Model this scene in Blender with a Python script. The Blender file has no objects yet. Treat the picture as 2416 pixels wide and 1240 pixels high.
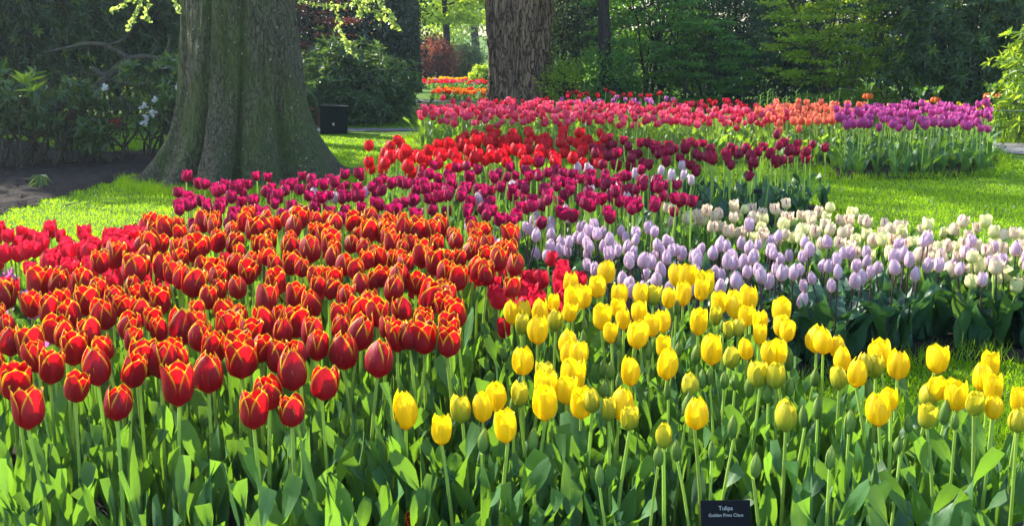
import bpy, math, random
import numpy as np
from mathutils import Vector, Matrix, Euler

random.seed(7)
rng = np.random.default_rng(7)
sc = bpy.context.scene
R = math.radians
PI = math.pi

# ------------------------------------------------------------------ camera
FPX, W0, H0, HORIZON, CAMZ = 2700.0, 2416.0, 1240.0, 75.0, 1.18
PITCH = math.atan((H0 / 2 - HORIZON) / FPX)
cam_d = bpy.data.cameras.new('camera')
cam_d.sensor_width = 36.0
cam_d.lens = 36.0 * FPX / W0
cam_d.clip_start, cam_d.clip_end = 0.05, 600
cam_d.dof.use_dof = False
cam = bpy.data.objects.new('camera', cam_d)
sc.collection.objects.link(cam)
cam.location = (0, 0, CAMZ)
cam.rotation_euler = (PI / 2 - PITCH, 0, 0)
sc.camera = cam

# ------------------------------------------------------------------ light
SUN_EL, SUN_AZ = R(33), R(-55)          # azimuth from the view axis, minus = to the left
HAZE = 0.0016
wd = bpy.data.worlds.new('World')
sc.world = wd
wd.use_nodes = True
wn = wd.node_tree.nodes
wl = wd.node_tree.links
bgn = wn.get('Background') or wn.new('ShaderNodeBackground')
sky = wn.new('ShaderNodeTexSky')
sky.sky_type = 'NISHITA'
sky.sun_disc = False
sky.sun_elevation = SUN_EL
sky.sun_rotation = SUN_AZ % (2 * PI)
wl.new(sky.outputs[0], bgn.inputs[0])
bgn.inputs[1].default_value = 0.15
sl = bpy.data.lights.new('sun', 'SUN')
sl.energy = 4.2
sl.angle = R(0.55)
sl.color = (1.0, 0.93, 0.80)
sun = bpy.data.objects.new('sun', sl)
sc.collection.objects.link(sun)
sund = Vector((math.sin(SUN_AZ) * math.cos(SUN_EL), math.cos(SUN_AZ) * math.cos(SUN_EL), math.sin(SUN_EL)))
sun.rotation_euler = (-sund).to_track_quat('-Z', 'Y').to_euler()
sun.location = sund * 30
sc.view_settings.view_transform = 'Standard'
sc.view_settings.look = 'None'
sc.view_settings.exposure = 1.66
sc.view_settings.gamma = 1.0
sc.view_settings.use_curve_mapping = False
cy = sc.cycles
cy.use_denoising = True
cy.max_bounces = 8
cy.diffuse_bounces = 4
cy.glossy_bounces = 2
cy.transmission_bounces = 5
cy.transparent_max_bounces = 4
cy.caustics_reflective = cy.caustics_refractive = False
cy.use_adaptive_sampling = True
cy.adaptive_threshold = 0.02
cy.volume_bounces = 0

# ------------------------------------------------------------------ pixel -> place
def ray(px, py):
    a, b = (px - W0 / 2) / FPX, (H0 / 2 - py) / FPX
    cp, sp = math.cos(PITCH), math.sin(PITCH)
    return np.array([a, cp + b * sp, -sp + b * cp])
def onz(px, py, z=0.0):
    d = ray(px, py)
    t = (z - CAMZ) / d[2]
    return np.array([d[0] * t, d[1] * t, z])
def aty(px, py, y):
    d = ray(px, py)
    t = y / d[1]
    return np.array([d[0] * t, y, CAMZ + d[2] * t])

# ------------------------------------------------------------------ mesh helpers
COL = sc.collection
def mesh_np(name, V, F, mats, uv=None, smooth=True, mi=None):
    """V (n,3), F (m,k) of equal sized faces, uv (n,2) per vertex"""
    me = bpy.data.meshes.new(name)
    V = np.asarray(V, np.float32)
    F = np.asarray(F, np.int32)
    m, k = F.shape
    me.vertices.add(len(V))
    me.vertices.foreach_set('co', V.ravel())
    me.loops.add(m * k)
    me.loops.foreach_set('vertex_index', F.ravel())
    me.polygons.add(m)
    me.polygons.foreach_set('loop_start', np.arange(0, m * k, k, dtype=np.int32))
    me.polygons.foreach_set('loop_total', np.full(m, k, np.int32))
    for mt in (mats if isinstance(mats, (list, tuple)) else [mats]):
        me.materials.append(mt)
    if mi is not None:
        me.polygons.foreach_set('material_index', np.asarray(mi, np.int32))
    me.update(calc_edges=True)
    me.polygons.foreach_set('use_smooth', np.full(m, bool(smooth)))
    if uv is not None:
        l = me.uv_layers.new(name='UVMap')
        l.data.foreach_set('uv', np.asarray(uv, np.float32)[F.ravel()].ravel())
    me.validate()
    return me
def link(name, me, parent=None, loc=None, rot=None, scl=None):
    o = bpy.data.objects.new(name, me)
    COL.objects.link(o)
    if parent is not None: o.parent = parent
    if loc is not None: o.location = loc
    if rot is not None: o.rotation_euler = rot
    if scl is not None: o.scale = scl
    return o
def tag(o, label=None, cat=None, group=None, kind=None):
    if label: o['label'] = label
    if cat: o['category'] = cat
    if group: o['group'] = group
    if kind: o['kind'] = kind
    return o
def thing(name, loc, label=None, cat=None, group=None, rot=None):
    o = bpy.data.objects.new(name, None)
    o.empty_display_size = 0.05
    COL.objects.link(o)
    o.location = loc
    if rot is not None: o.rotation_euler = rot
    return tag(o, label, cat, group)
class MB:
    """collects quads"""
    def __init__(s): s.V, s.F, s.U, s.n = [], [], [], 0
    def add(s, V, F, U=None):
        V = np.asarray(V, float)
        s.V.append(V); s.F.append(np.asarray(F, int) + s.n)
        s.U.append(np.zeros((len(V), 2)) if U is None else np.asarray(U, float))
        s.n += len(V)
    def grid(s, P, closed=False, U=None):
        """P (a,b,3): quads between rows"""
        a, b, _ = P.shape
        idx = np.arange(a * b).reshape(a, b)
        if closed: idx = np.concatenate([idx, idx[:, :1]], 1)
        F = np.stack([idx[:-1, :-1], idx[:-1, 1:], idx[1:, 1:], idx[1:, :-1]], -1).reshape(-1, 4)
        s.add(P.reshape(-1, 3), F, None if U is None else U.reshape(-1, 2))
    def tube(s, pts, rad, n=6, cap=True):
        pts = np.asarray(pts, float); m = len(pts)
        rad = np.broadcast_to(np.asarray(rad, float), (m,)) if np.ndim(rad) == 0 else np.asarray(rad, float)
        T = np.gradient(pts, axis=0); T /= np.linalg.norm(T, axis=1, keepdims=True) + 1e-9
        up = np.array([0.13, 0.21, 0.97]) if abs(T[0, 2]) < 0.8 else np.array([0.98, 0.1, 0.13])
        A = np.cross(T, up); A /= np.linalg.norm(A, axis=1, keepdims=True) + 1e-9
        B = np.cross(T, A)
        th = np.linspace(0, 2 * PI, n, endpoint=False)
        P = pts[:, None] + rad[:, None, None] * (np.cos(th)[None, :, None] * A[:, None] + np.sin(th)[None, :, None] * B[:, None])
        U = np.stack(np.meshgrid(th / (2 * PI), np.linspace(0, 1, m)), -1)
        s.grid(P, True, U)
        if cap:
            c = s.n
            s.add([pts[-1] + T[-1] * rad[-1] * .3] + list(P[-1]), [[0, 1 + i, 1 + (i + 1) % n, 0] for i in range(0)] or [[0, 1, 2, 3]])
    def box(s, lo, hi, bev=0.0):
        x0, y0, z0 = lo; x1, y1, z1 = hi
        V = [(x, y, z) for z in (z0, z1) for y in (y0, y1) for x in (x0, x1)]
        s.add(V, [(0, 2, 3, 1), (4, 5, 7, 6), (0, 1, 5, 4), (2, 6, 7, 3), (0, 4, 6, 2), (1, 3, 7, 5)])
    def mesh(s, name, mats, smooth=True):
        return mesh_np(name, np.concatenate(s.V), np.concatenate(s.F), mats, np.concatenate(s.U), smooth)

# ------------------------------------------------------------------ materials
class NT:
    def __init__(s, name):
        s.m = bpy.data.materials.new(name); s.m.use_nodes = True
        s.t = s.m.node_tree; s.t.nodes.clear()
        s.out = s.t.nodes.new('ShaderNodeOutputMaterial')
    def n(s, typ, ins=None, **kw):
        nd = s.t.nodes.new('ShaderNode' + typ)
        for k, v in kw.items(): setattr(nd, k, v)
        for k, v in (ins or {}).items(): s.put(nd.inputs[k], v)
        return nd
    def put(s, sock, v):
        if isinstance(v, bpy.types.NodeSocket): s.t.links.new(v, sock)
        else:
            if sock.type == 'RGBA' and len(v) == 3: v = (*v, 1)
            sock.default_value = v
    def math(s, op, a, b=0.0, c=None):
        nd = s.n('Math', operation=op)
        s.put(nd.inputs[0], a); s.put(nd.inputs[1], b)
        if c is not None: s.put(nd.inputs[2], c)
        return nd.outputs[0]
    def step(s, v, a, b):
        nd = s.n('MapRange', {'Value': v, 'From Min': a, 'From Max': b}, interpolation_type='SMOOTHSTEP')
        return nd.outputs[0]
    def mix(s, f, a, b, mode='MIX'):
        nd = s.n('Mix', data_type='RGBA', blend_type=mode, clamp_factor=True)
        s.put(nd.inputs[0], f); s.put(nd.inputs[6], a); s.put(nd.inputs[7], b)
        return nd.outputs[2]
    def ramp(s, f, stops):
        nd = s.n('ValToRGB', {'Fac': f}); e = nd.color_ramp.elements
        while len(e) < len(stops): e.new(0.5)
        for el, (p, c) in zip(e, stops):
            el.position = p; el.color = (*c, 1)
        return nd.outputs[0]
    def coord(s, which='Object', scale=(1, 1, 1)):
        tc = s.n('TexCoord')
        mp = s.n('Mapping', {'Vector': tc.outputs[which], 'Scale': scale})
        return mp.outputs[0]
    def noise(s, vec, scale, detail=4, rough=0.55):
        nd = s.n('TexNoise', {'Scale': scale, 'Detail': detail, 'Roughness': rough})
        if vec is not None: s.put(nd.inputs['Vector'], vec)
        return nd.outputs[0]
    def bump(s, h, strength=0.3, dist=0.01):
        return s.n('Bump', {'Height': h, 'Strength': strength, 'Distance': dist}).outputs[0]
    def thin(s, col, tcol, trans, rough=0.45, spec=0.4, normal=None, sheen=0.0):
        p = s.n('BsdfPrincipled', {'Base Color': col, 'Roughness': rough, 'Specular IOR Level': spec})
        if sheen: s.put(p.inputs['Sheen Weight'], sheen)
        t = s.n('BsdfTranslucent', {'Color': tcol})
        if normal is not None:
            s.put(p.inputs['Normal'], normal); s.put(t.inputs['Normal'], normal)
        mx = s.n('MixShader', {'Fac': trans}); s.put(mx.inputs[1], p.outputs[0]); s.put(mx.inputs[2], t.outputs[0])
        s.t.links.new(mx.outputs[0], s.out.inputs[0])
        return s.m
    def solid(s, col, rough=0.8, spec=0.3, normal=None):
        p = s.n('BsdfPrincipled', {'Base Color': col, 'Roughness': rough, 'Specular IOR Level': spec})
        if normal is not None: s.put(p.inputs['Normal'], normal)
        s.t.links.new(p.outputs[0], s.out.inputs[0])
        return s.m
def vary(nt, col, fac, lo=0.75, hi=1.25):
    v = nt.n('MapRange', {'Value': fac, 'To Min': lo, 'To Max': hi}).outputs[0]
    h = nt.n('HueSaturation', {'Color': col, 'Value': v})
    return h.outputs[0]

def petal_mat(name, base, trans, edge=None, edge_t=None, flame=None, foot=None, foot_h=0.25, tw=0.5, rough=0.5, bloomcol=None, edge_w=(0.62, 0.86), stk=0.4):
    nt = NT(name)
    uv = nt.n('TexCoord').outputs['UV']
    sx = nt.n('SeparateXYZ', {'Vector': uv})
    u = nt.math('ABSOLUTE', nt.math('MULTIPLY_ADD', sx.outputs[0], 2.0, -1.0))
    v = sx.outputs[1]
    info = nt.n('ObjectInfo').outputs['Random']
    st = nt.n('Mapping', {'Vector': uv, 'Scale': (26, 1.6, 1), 'Location': (0, 0, 0)}).outputs[0]
    off = nt.n('CombineXYZ', {'Z': nt.math('MULTIPLY', info, 40.0)}).outputs[0]
    add = nt.n('VectorMath', operation='ADD'); nt.put(add.inputs[0], st); nt.put(add.inputs[1], off)
    streak = nt.noise(add.outputs[0], 1.0, 3)
    c = nt.mix(nt.math('MULTIPLY', streak, stk), base, tuple(x * 0.55 for x in base))
    t = trans
    if bloomcol is not None:
        body = nt.math('MULTIPLY', nt.step(u, 0.75, 0.1), nt.step(v, 0.95, 0.35))
        c = nt.mix(nt.math('MULTIPLY', body, 0.75), c, bloomcol)
    if foot is not None:
        f = nt.step(v, foot_h, 0.0)
        c = nt.mix(f, c, foot); t = nt.mix(f, t, foot)
    if flame is not None:
        wob = nt.math('ADD', u, nt.math('MULTIPLY_ADD', streak, 0.5, -0.25))
        body = nt.math('MULTIPLY', nt.step(wob, 0.22, 0.04), nt.step(v, 0.25, 0.6))
        rim = nt.math('MULTIPLY', nt.step(wob, 0.86, 1.0), nt.step(v, 0.4, 0.7))
        f = nt.math('MULTIPLY', nt.math('MAXIMUM', body, rim), nt.step(info, 0.25, 0.6))
        c = nt.mix(f, c, flame); t = nt.mix(f, t, flame)
    if edge is not None:
        wob = nt.math('ADD', u, nt.math('MULTIPLY_ADD', streak, 0.24, -0.12))
        if foot_h < 0.1: wob = nt.math('ADD', wob, nt.math('MULTIPLY_ADD', v, 0.55, -0.38))
        f = nt.math('MULTIPLY', nt.step(wob, *edge_w), nt.step(v, 0.3, 0.62))
        f = nt.math('MAXIMUM', f, nt.step(nt.math('ADD', v, nt.math('MULTIPLY_ADD', streak, 0.1, -0.05)), 0.90, 0.99))
        c = nt.mix(f, c, edge); t = nt.mix(f, t, edge_t or edge)
    c = vary(nt, c, info, 0.85, 1.15)
    return nt.thin(c, t, tw, rough, 0.35, nt.bump(streak, 0.5, 0.002))

def leaf_mat(name, col, tcol, tw=0.35, rough=0.4, veins=True, spec=0.5, rib=0.3):
    nt = NT(name)
    info = nt.n('ObjectInfo').outputs['Random']
    isl = nt.n('NewGeometry').outputs['Random Per Island']
    uv = nt.n('TexCoord').outputs['UV']
    f = nt.math('FRACT', nt.math('ADD', info, isl))
    c = vary(nt, col, f, 0.7, 1.3); t = vary(nt, tcol, f, 0.75, 1.25)
    nrm = None
    if veins:
        st = nt.n('Mapping', {'Vector': uv, 'Scale': (34, 0.8, 1)}).outputs[0]
        s = nt.noise(st, 1.0, 2)
        c = nt.mix(nt.math('MULTIPLY', s, 0.5), c, tuple(min(1, x * 1.5 + .012) for x in col))
        t = nt.mix(nt.math('MULTIPLY', s, 0.4), t, tuple(x * 0.6 for x in tcol))
        nrm = nt.bump(s, rib, 0.002)
    return nt.thin(c, t, tw, rough, spec, nrm)

def bark_mat(name, c1, c2, moss=None, moss_amt=0.5, scale=(9, 9, 2.2), lichen=0.0, bump=0.6, dist=0.02, dark=0.6):
    nt = NT(name)
    co = nt.coord('Object', scale)
    n1 = nt.noise(co, 2.0, 6, 0.65)
    wv = nt.n('VectorMath', operation='MULTIPLY_ADD')
    nt.put(wv.inputs[0], nt.n('TexNoise', {'Vector': co, 'Scale': 1.1, 'Detail': 4.0}).outputs['Color']); wv.inputs[1].default_value = (1.6, 1.6, 1.6); nt.put(wv.inputs[2], co)
    vor = nt.n('TexVoronoi', {'Vector': wv.outputs[0], 'Scale': 2.6}, feature='DISTANCE_TO_EDGE').outputs['Distance']
    crack = nt.step(nt.math('ADD', vor, nt.math('MULTIPLY', n1, 0.16)), 0.06, 0.22)
    fine = nt.noise(co, 9.0, 4, 0.7)
    c = nt.ramp(nt.math('ADD', nt.math('MULTIPLY', n1, 0.6), nt.math('MULTIPLY', fine, 0.4)), [(0.32, c1), (0.66, c2)])
    c = nt.mix(crack, tuple(x * dark for x in c1), c)
    if moss is not None:
        mp = nt.noise(nt.coord('Object', (2.2, 2.2, 0.9)), 1.6, 5, 0.6)
        c = nt.mix(nt.math('MULTIPLY', nt.step(mp, 0.38, 0.62), moss_amt), c, moss)
    if lichen:
        vv = nt.n('TexVoronoi', {'Vector': nt.coord('Object', (1, 1, 0.8)), 'Scale': 24.0, 'Randomness': 1.0})
        sz = nt.math('MULTIPLY', nt.n('SeparateColor', {'Color': vv.outputs['Color']}).outputs[0], 0.30)
        spot = nt.math('LESS_THAN', nt.math('ADD', vv.outputs['Distance'], nt.math('MULTIPLY', fine, 0.35)), nt.math('SUBTRACT', nt.math('MULTIPLY', nt.math('POWER', sz, 1.5), 2.2), 0.0))
        c = nt.mix(nt.math('MULTIPLY', spot, lichen), c, (0.34, 0.38, 0.32))
    h = nt.math('ADD', nt.math('MULTIPLY', crack, 0.6), n1)
    return nt.solid(c, 0.9, 0.15, nt.bump(h, bump, dist))

M = {}
M['petal_parrot'] = petal_mat('red petal with yellow margin', (0.32, 0.004, 0.016), (0.82, 0.006, 0.014), (0.86, 0.55, 0.02), (1.0, 0.66, 0.02), bloomcol=(0.155, 0.005, 0.020), tw=0.35, edge_w=(0.74, 1.0), foot=(0.55, 0.30, 0.03), foot_h=0.06)
M['petal_yellow'] = petal_mat('yellow petal', (0.86, 0.66, 0.006), (1.0, 0.80, 0.006), foot=(0.80, 0.45, 0.008), foot_h=0.22, tw=0.5, stk=0.28)
M['petal_lime'] = petal_mat('greenish yellow petal', (0.58, 0.50, 0.02), (0.80, 0.70, 0.03), foot=(0.26, 0.36, 0.04), foot_h=0.75, tw=0.4)
M['petal_bud'] = petal_mat('green bud petal', (0.20, 0.31, 0.05), (0.35, 0.50, 0.05), foot=(0.10, 0.21, 0.05), foot_h=0.9, tw=0.25)
M['petal_lilac'] = petal_mat('lilac petal', (0.62, 0.45, 0.57), (0.72, 0.52, 0.66), stk=0.25, edge=(0.75, 0.58, 0.68), foot=(0.74, 0.56, 0.52), foot_h=0.4, tw=0.4, edge_w=(0.3, 1.0))
M['petal_paleviolet'] = petal_mat('pale violet petal', (0.66, 0.52, 0.60), (0.74, 0.58, 0.66), tw=0.4)
M['petal_white'] = petal_mat('cream petal with magenta flame', (0.80, 0.70, 0.52), (0.86, 0.76, 0.52), flame=(0.40, 0.02, 0.16), foot=(0.60, 0.62, 0.22), foot_h=0.3, tw=0.42)
M['petal_cream'] = petal_mat('pale cream petal', (0.78, 0.76, 0.42), (0.84, 0.82, 0.42), foot=(0.48, 0.58, 0.14), foot_h=0.5, tw=0.42)
M['petal_magenta'] = petal_mat('magenta petal', (0.27, 0.004, 0.050), (0.54, 0.006, 0.11), edge=(0.42, 0.02, 0.13), tw=0.45, edge_w=(0.6, 1.0))
M['petal_maroon'] = petal_mat('deep maroon petal', (0.25, 0.004, 0.036), (0.50, 0.006, 0.075), edge=(0.36, 0.015, 0.09), tw=0.42, edge_w=(0.6, 1.0))
M['petal_red'] = petal_mat('scarlet petal', (0.54, 0.006, 0.018), (0.85, 0.008, 0.022), tw=0.45)
M['petal_crimson'] = petal_mat('crimson petal', (0.52, 0.008, 0.045), (0.85, 0.02, 0.06), tw=0.45, foot=(0.6, 0.45, 0.25), foot_h=0.08)
M['petal_pink'] = petal_mat('rose pink petal', (0.72, 0.05, 0.18), (1.0, 0.11, 0.23), edge=(0.84, 0.18, 0.26), tw=0.45, edge_w=(0.4, 1.0))
M['petal_rose'] = petal_mat('deep rose petal', (0.60, 0.018, 0.09), (0.95, 0.04, 0.12), edge=(0.72, 0.09, 0.16), tw=0.45, edge_w=(0.4, 1.0))
M['petal_coral'] = petal_mat('coral petal', (0.78, 0.15, 0.12), (1.0, 0.28, 0.12), edge=(0.85, 0.30, 0.14), tw=0.45, edge_w=(0.3, 1.0))
M['petal_purple'] = petal_mat('purple petal', (0.46, 0.05, 0.25), (0.74, 0.09, 0.36), edge=(0.48, 0.12, 0.42), tw=0.45, edge_w=(0.4, 1.0))
M['petal_mauve'] = petal_mat('mauve petal', (0.46, 0.12, 0.40), (0.66, 0.20, 0.52), tw=0.45)
M['petal_orange'] = petal_mat('orange petal', (0.75, 0.17, 0.01), (0.95, 0.28, 0.01), tw=0.4)
M['stem_green'] = leaf_mat('pale green stem', (0.33, 0.48, 0.10), (0.55, 0.74, 0.09), 0.38, 0.4, veins=True)
M['stem_dark'] = leaf_mat('dark purple stem', (0.055, 0.028, 0.035), (0.10, 0.04, 0.05), 0.1, 0.45)
M['tulip_leaf'] = leaf_mat('tulip leaf green', (0.048, 0.13, 0.046), (0.23, 0.46, 0.022), 0.40, 0.5)
M['tulip_leaf_blue'] = leaf_mat('tulip leaf blue green', (0.032, 0.095, 0.052), (0.10, 0.25, 0.03), 0.25, 0.42)
M['tulip_leaf_lit'] = leaf_mat('sunlit green tulip leaf', (0.085, 0.175, 0.045), (0.36, 0.60, 0.03), 0.45, 0.45)  # tulip leaf with the far bed's sunlight put into its colour
M['grass'] = leaf_mat('lawn grass', (0.13, 0.25, 0.006), (0.47, 0.76, 0.005), 0.52, 0.5, veins=False, spec=0.25)
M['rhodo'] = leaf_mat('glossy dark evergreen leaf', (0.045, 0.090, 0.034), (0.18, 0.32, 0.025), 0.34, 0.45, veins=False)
M['rhodo_sunlit'] = leaf_mat('sunlit evergreen leaf', (0.12, 0.22, 0.025), (0.50, 0.68, 0.03), 0.46, 0.35, veins=False)  # brighter evergreen leaf, the sun on it put into the colour
M['holly'] = leaf_mat('blue green holly leaf', (0.030, 0.058, 0.036), (0.06, 0.12, 0.03), 0.18, 0.26, veins=False, spec=0.6)
M['yew'] = leaf_mat('yew needles', (0.028, 0.072, 0.042), (0.09, 0.24, 0.05), 0.28, 0.5, veins=False)
M['hornbeam'] = leaf_mat('mid green leaf', (0.060, 0.16, 0.034), (0.28, 0.56, 0.05), 0.48, 0.42, veins=False)
M['lime'] = leaf_mat('fresh lime leaf', (0.19, 0.30, 0.02), (0.62, 0.80, 0.04), 0.52, 0.42, veins=False)
M['pale_leaf'] = leaf_mat('pale spring beech leaf', (0.22, 0.32, 0.06), (0.58, 0.72, 0.14), 0.5, 0.45, veins=True)
M['rust_leaf'] = leaf_mat('rust red leaf', (0.14, 0.035, 0.025), (0.40, 0.10, 0.05), 0.4, 0.45, veins=False)
M['grey_leaf'] = leaf_mat('grey green leaf', (0.09, 0.13, 0.06), (0.24, 0.34, 0.10), 0.4, 0.5, veins=False)
M['beech_bark'] = bark_mat('mossy beech bark', (0.058, 0.052, 0.036), (0.142, 0.130, 0.088), (0.062, 0.095, 0.020), 0.65, (15, 15, 4.5), 0.8, 0.8, 0.03, 0.62)
M['oak_bark'] = bark_mat('furrowed oak bark', (0.17, 0.105, 0.07), (0.40, 0.27, 0.18), None, 0, (6.5, 6.5, 1.3), 0.0, 1.0, 0.06, 0.35)
M['twig_bark'] = bark_mat('twig bark', (0.045, 0.038, 0.028), (0.11, 0.10, 0.075), (0.07, 0.09, 0.03), 0.4, (12, 12, 4), 0, 0.4, 0.01)
M['dark_bark'] = bark_mat('dark bark', (0.022, 0.020, 0.018), (0.055, 0.050, 0.045), None, 0, (12, 12, 3), 0, 0.5, 0.01)

def soil_mat():
    nt = NT('dark soil')
    co = nt.coord('Object')
    n1 = nt.noise(co, 14, 8, 0.7); n2 = nt.noise(co, 60, 4, 0.7)
    c = nt.ramp(n1, [(0.3, (0.018, 0.014, 0.012)), (0.6, (0.045, 0.036, 0.030)), (0.8, (0.085, 0.068, 0.055))])
    return nt.solid(c, 0.95, 0.2, nt.bump(nt.math('ADD', n1, nt.math('MULTIPLY', n2, 0.6)), 1.0, 0.03))
M['soil'] = soil_mat()
def lawn_mat():
    nt = NT('lawn turf')
    co = nt.coord('Object')
    n1 = nt.noise(co, 0.9, 5); n2 = nt.noise(nt.coord('Object', (1, 2.2, 1)), 70, 6, 0.75)
    c = nt.ramp(n2, [(0.3, (0.030, 0.070, 0.008)), (0.55, (0.085, 0.18, 0.006)), (0.75, (0.15, 0.29, 0.010))])
    c = nt.mix(nt.math('MULTIPLY', n1, 0.4), c, (0.10, 0.17, 0.012))
    return nt.solid(c, 0.85, 0.2, nt.bump(n2, 0.9, 0.02))
M['lawn'] = lawn_mat()
def path_mat():
    nt = NT('grey asphalt path')
    n = nt.noise(nt.coord('Object'), 90, 5, 0.7); n2 = nt.noise(nt.coord('Object'), 3, 4)
    c = nt.ramp(n, [(0.3, (0.10, 0.10, 0.105)), (0.7, (0.24, 0.235, 0.23))])
    c = nt.mix(nt.math('MULTIPLY', n2, 0.4), c, (0.13, 0.12, 0.12))
    return nt.solid(c, 0.9, 0.25, nt.bump(n, 0.5, 0.01))
M['path'] = path_mat()
def flat(name, col, rough=0.6, spec=0.3):
    nt = NT(name)
    n = nt.noise(nt.coord('Object'), 25, 4)
    c = nt.mix(nt.math('MULTIPLY', n, 0.35), col, tuple(x * 0.6 for x in col))
    return nt.solid(c, rough, spec)
M['sign_black'] = flat('black sign face', (0.006, 0.007, 0.012), 0.7, 0.15)
M['sign_text'] = flat('white lettering', (0.5, 0.5, 0.52), 0.6)
M['cabinet'] = flat('dark green painted metal', (0.003, 0.009, 0.007), 0.75, 0.12)
M['label_white'] = flat('white label', (0.6, 0.62, 0.62), 0.6)
M['wood'] = flat('weathered red brown wood', (0.13, 0.045, 0.03), 0.8)
M['wire'] = flat('grey wire', (0.25, 0.25, 0.26), 0.5)
M['stick'] = flat('dead wood', (0.10, 0.065, 0.04), 0.9)
M['rhodo_white'] = petal_mat('white rhododendron petal', (0.80, 0.80, 0.80), (0.82, 0.82, 0.80), tw=0.35)

# ------------------------------------------------------------------ tulip parts
def smooth_profile(pts, n=200):
    x = np.linspace(0, 1, n)
    y = np.interp(x, [p[0] for p in pts], [p[1] for p in pts])
    k = 15
    yp = np.concatenate([y[0] + (np.arange(-k, 0) * (y[1] - y[0])), y, y[-1] + np.arange(1, k + 1) * (y[-1] - y[-2])])
    ker = np.hanning(2 * k + 1); ker /= ker.sum()
    return x, np.convolve(yp, ker, 'valid')
def make_bloom(mat, ratio, tip, nu, nv, seed, wid=1.0, point=2.2, joined=False, curl=0.10, uneven=0.12):
    """six petals of a tulip bloom of height 1; ratio = width / height; tip = radius at the tip / largest radius"""
    r = np.random.default_rng(seed)
    meshes = []; mb = MB()
    for i in range(6):
        outer = i % 2 == 0
        tp = tip + r.uniform(-uneven, uneven)
        x, pr = smooth_profile([(0, 0.10), (0.05, 0.46), (0.16, 0.82), (0.34, 1.0), (0.55, 0.99), (0.78, 0.62 * 1 + 0.38 * min(1.1, tp) + 0.03), (1.0, tp)])
        hh = (1.0 if outer else 0.96) * r.uniform(0.95, 1.03)
        sc_r = ratio / 2 * (1.0 if outer else 0.90)
        th0 = PI / 3 * i + r.uniform(-0.12, 0.12)
        tw = r.uniform(-0.18, 0.18)
        v = np.linspace(0, 1, nv) ** 0.9
        half = np.where(v < 0.45, 0.5 + 0.5 * np.sin(np.clip(v / 0.45, 0, 1) * PI / 2), np.sqrt(np.clip(1 - ((v - 0.45) / 0.55) ** point, 0, 1)))
        half = np.maximum(half, 0.05) * wid * (1.02 if outer else 0.92)
        u = np.linspace(-1, 1, nu)
        Vv, Uu = np.meshgrid(v, u, indexing='ij')
        Rr = np.interp(Vv, x, pr) * sc_r
        th = th0 + Uu * half[:, None] + tw * Vv
        flare = curl * r.uniform(0.5, 1.5)
        rr = Rr * (1 + flare * Uu ** 2 * np.clip(Vv * 1.6, 0, 1) - 0.05 * np.exp(-(Uu / 0.18) ** 2) * Vv) + sc_r * 0.03 * np.sin(5 * Vv + 3 * Uu + r.uniform(0, 6))
        P = np.stack([rr * np.cos(th), rr * np.sin(th), hh * Vv - 0.03 * Uu ** 2 * Vv], -1)
        UV = np.stack([(Uu + 1) / 2, Vv], -1)
        if joined: mb.grid(P, False, UV)
        else:
            b = MB(); b.grid(P, False, UV); meshes.append(b.mesh('petal', mat))
    return mb.mesh('bloom', mat) if joined else meshes
def make_stem(mat, bend, rad, n=6):
    b = MB()
    z = np.linspace(0, 1, 6)
    pts = np.stack([bend * z ** 2, 0.15 * bend * np.sin(z * 4), z], -1)
    P = []
    th = np.linspace(0, 2 * PI, n, endpoint=False)
    rr = rad * (1.15 - 0.3 * z)
    P = pts[:, None] + np.stack([np.cos(th)[None] * rr[:, None], np.sin(th)[None] * rr[:, None], np.zeros((6, n))], -1)
    U = np.stack(np.meshgrid(th / 6.283, z), -1)
    b.grid(P, True, U)
    return b.mesh('stem', mat)
def make_leaf(mat, L, Wd, a0, a1, seed, nseg=14, nu=5, fold=0.35, power=1.9, wave=0.016):
    r = np.random.default_rng(seed)
    t = np.linspace(0, 1, nseg)
    ang = a0 + (a1 - a0) * t ** power
    dl = L / (nseg - 1)
    xs = np.concatenate([[0], np.cumsum(np.sin(ang[:-1]) * dl)]); zs = np.concatenate([[0], np.cumsum(np.cos(ang[:-1]) * dl)])
    w = Wd / 2 * np.clip(np.sin(PI * np.clip(t * 0.86 + 0.14, 0, 1)) ** np.where(t < .42, 0.7, 1.15), 0.012, 1)
    side = r.uniform(-0.06, 0.06) * L
    u = np.linspace(-1, 1, nu)
    T, U = np.meshgrid(t, u, indexing='ij')
    A = ang[:, None] + 0 * U
    f = fold * (1.3 - T)
    off = np.abs(U) * w[:, None] * np.sin(f)           # lift of the margins towards the upper face
    lat = U * w[:, None] * np.cos(f)
    wob = wave * np.sin(T * 9 + r.uniform(0, 6) + U * 1.5) * np.abs(U)
    nx, nz = -np.cos(A), np.sin(A)
    tw = r.uniform(-.55, .55) * T ** 1.5
    l2, o2 = lat * np.cos(tw) - (off + wob) * np.sin(tw), lat * np.sin(tw) + (off + wob) * np.cos(tw)
    P = np.stack([xs[:, None] + nx * o2 + 0.006, l2 + side * T ** 2 + .012 * np.sin(5 * T + seed), zs[:, None] + nz * o2], -1)
    b = MB(); b.grid(P, False, np.stack([(U + 1) / 2, T], -1))
    return b.mesh('leaf', mat)

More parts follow.
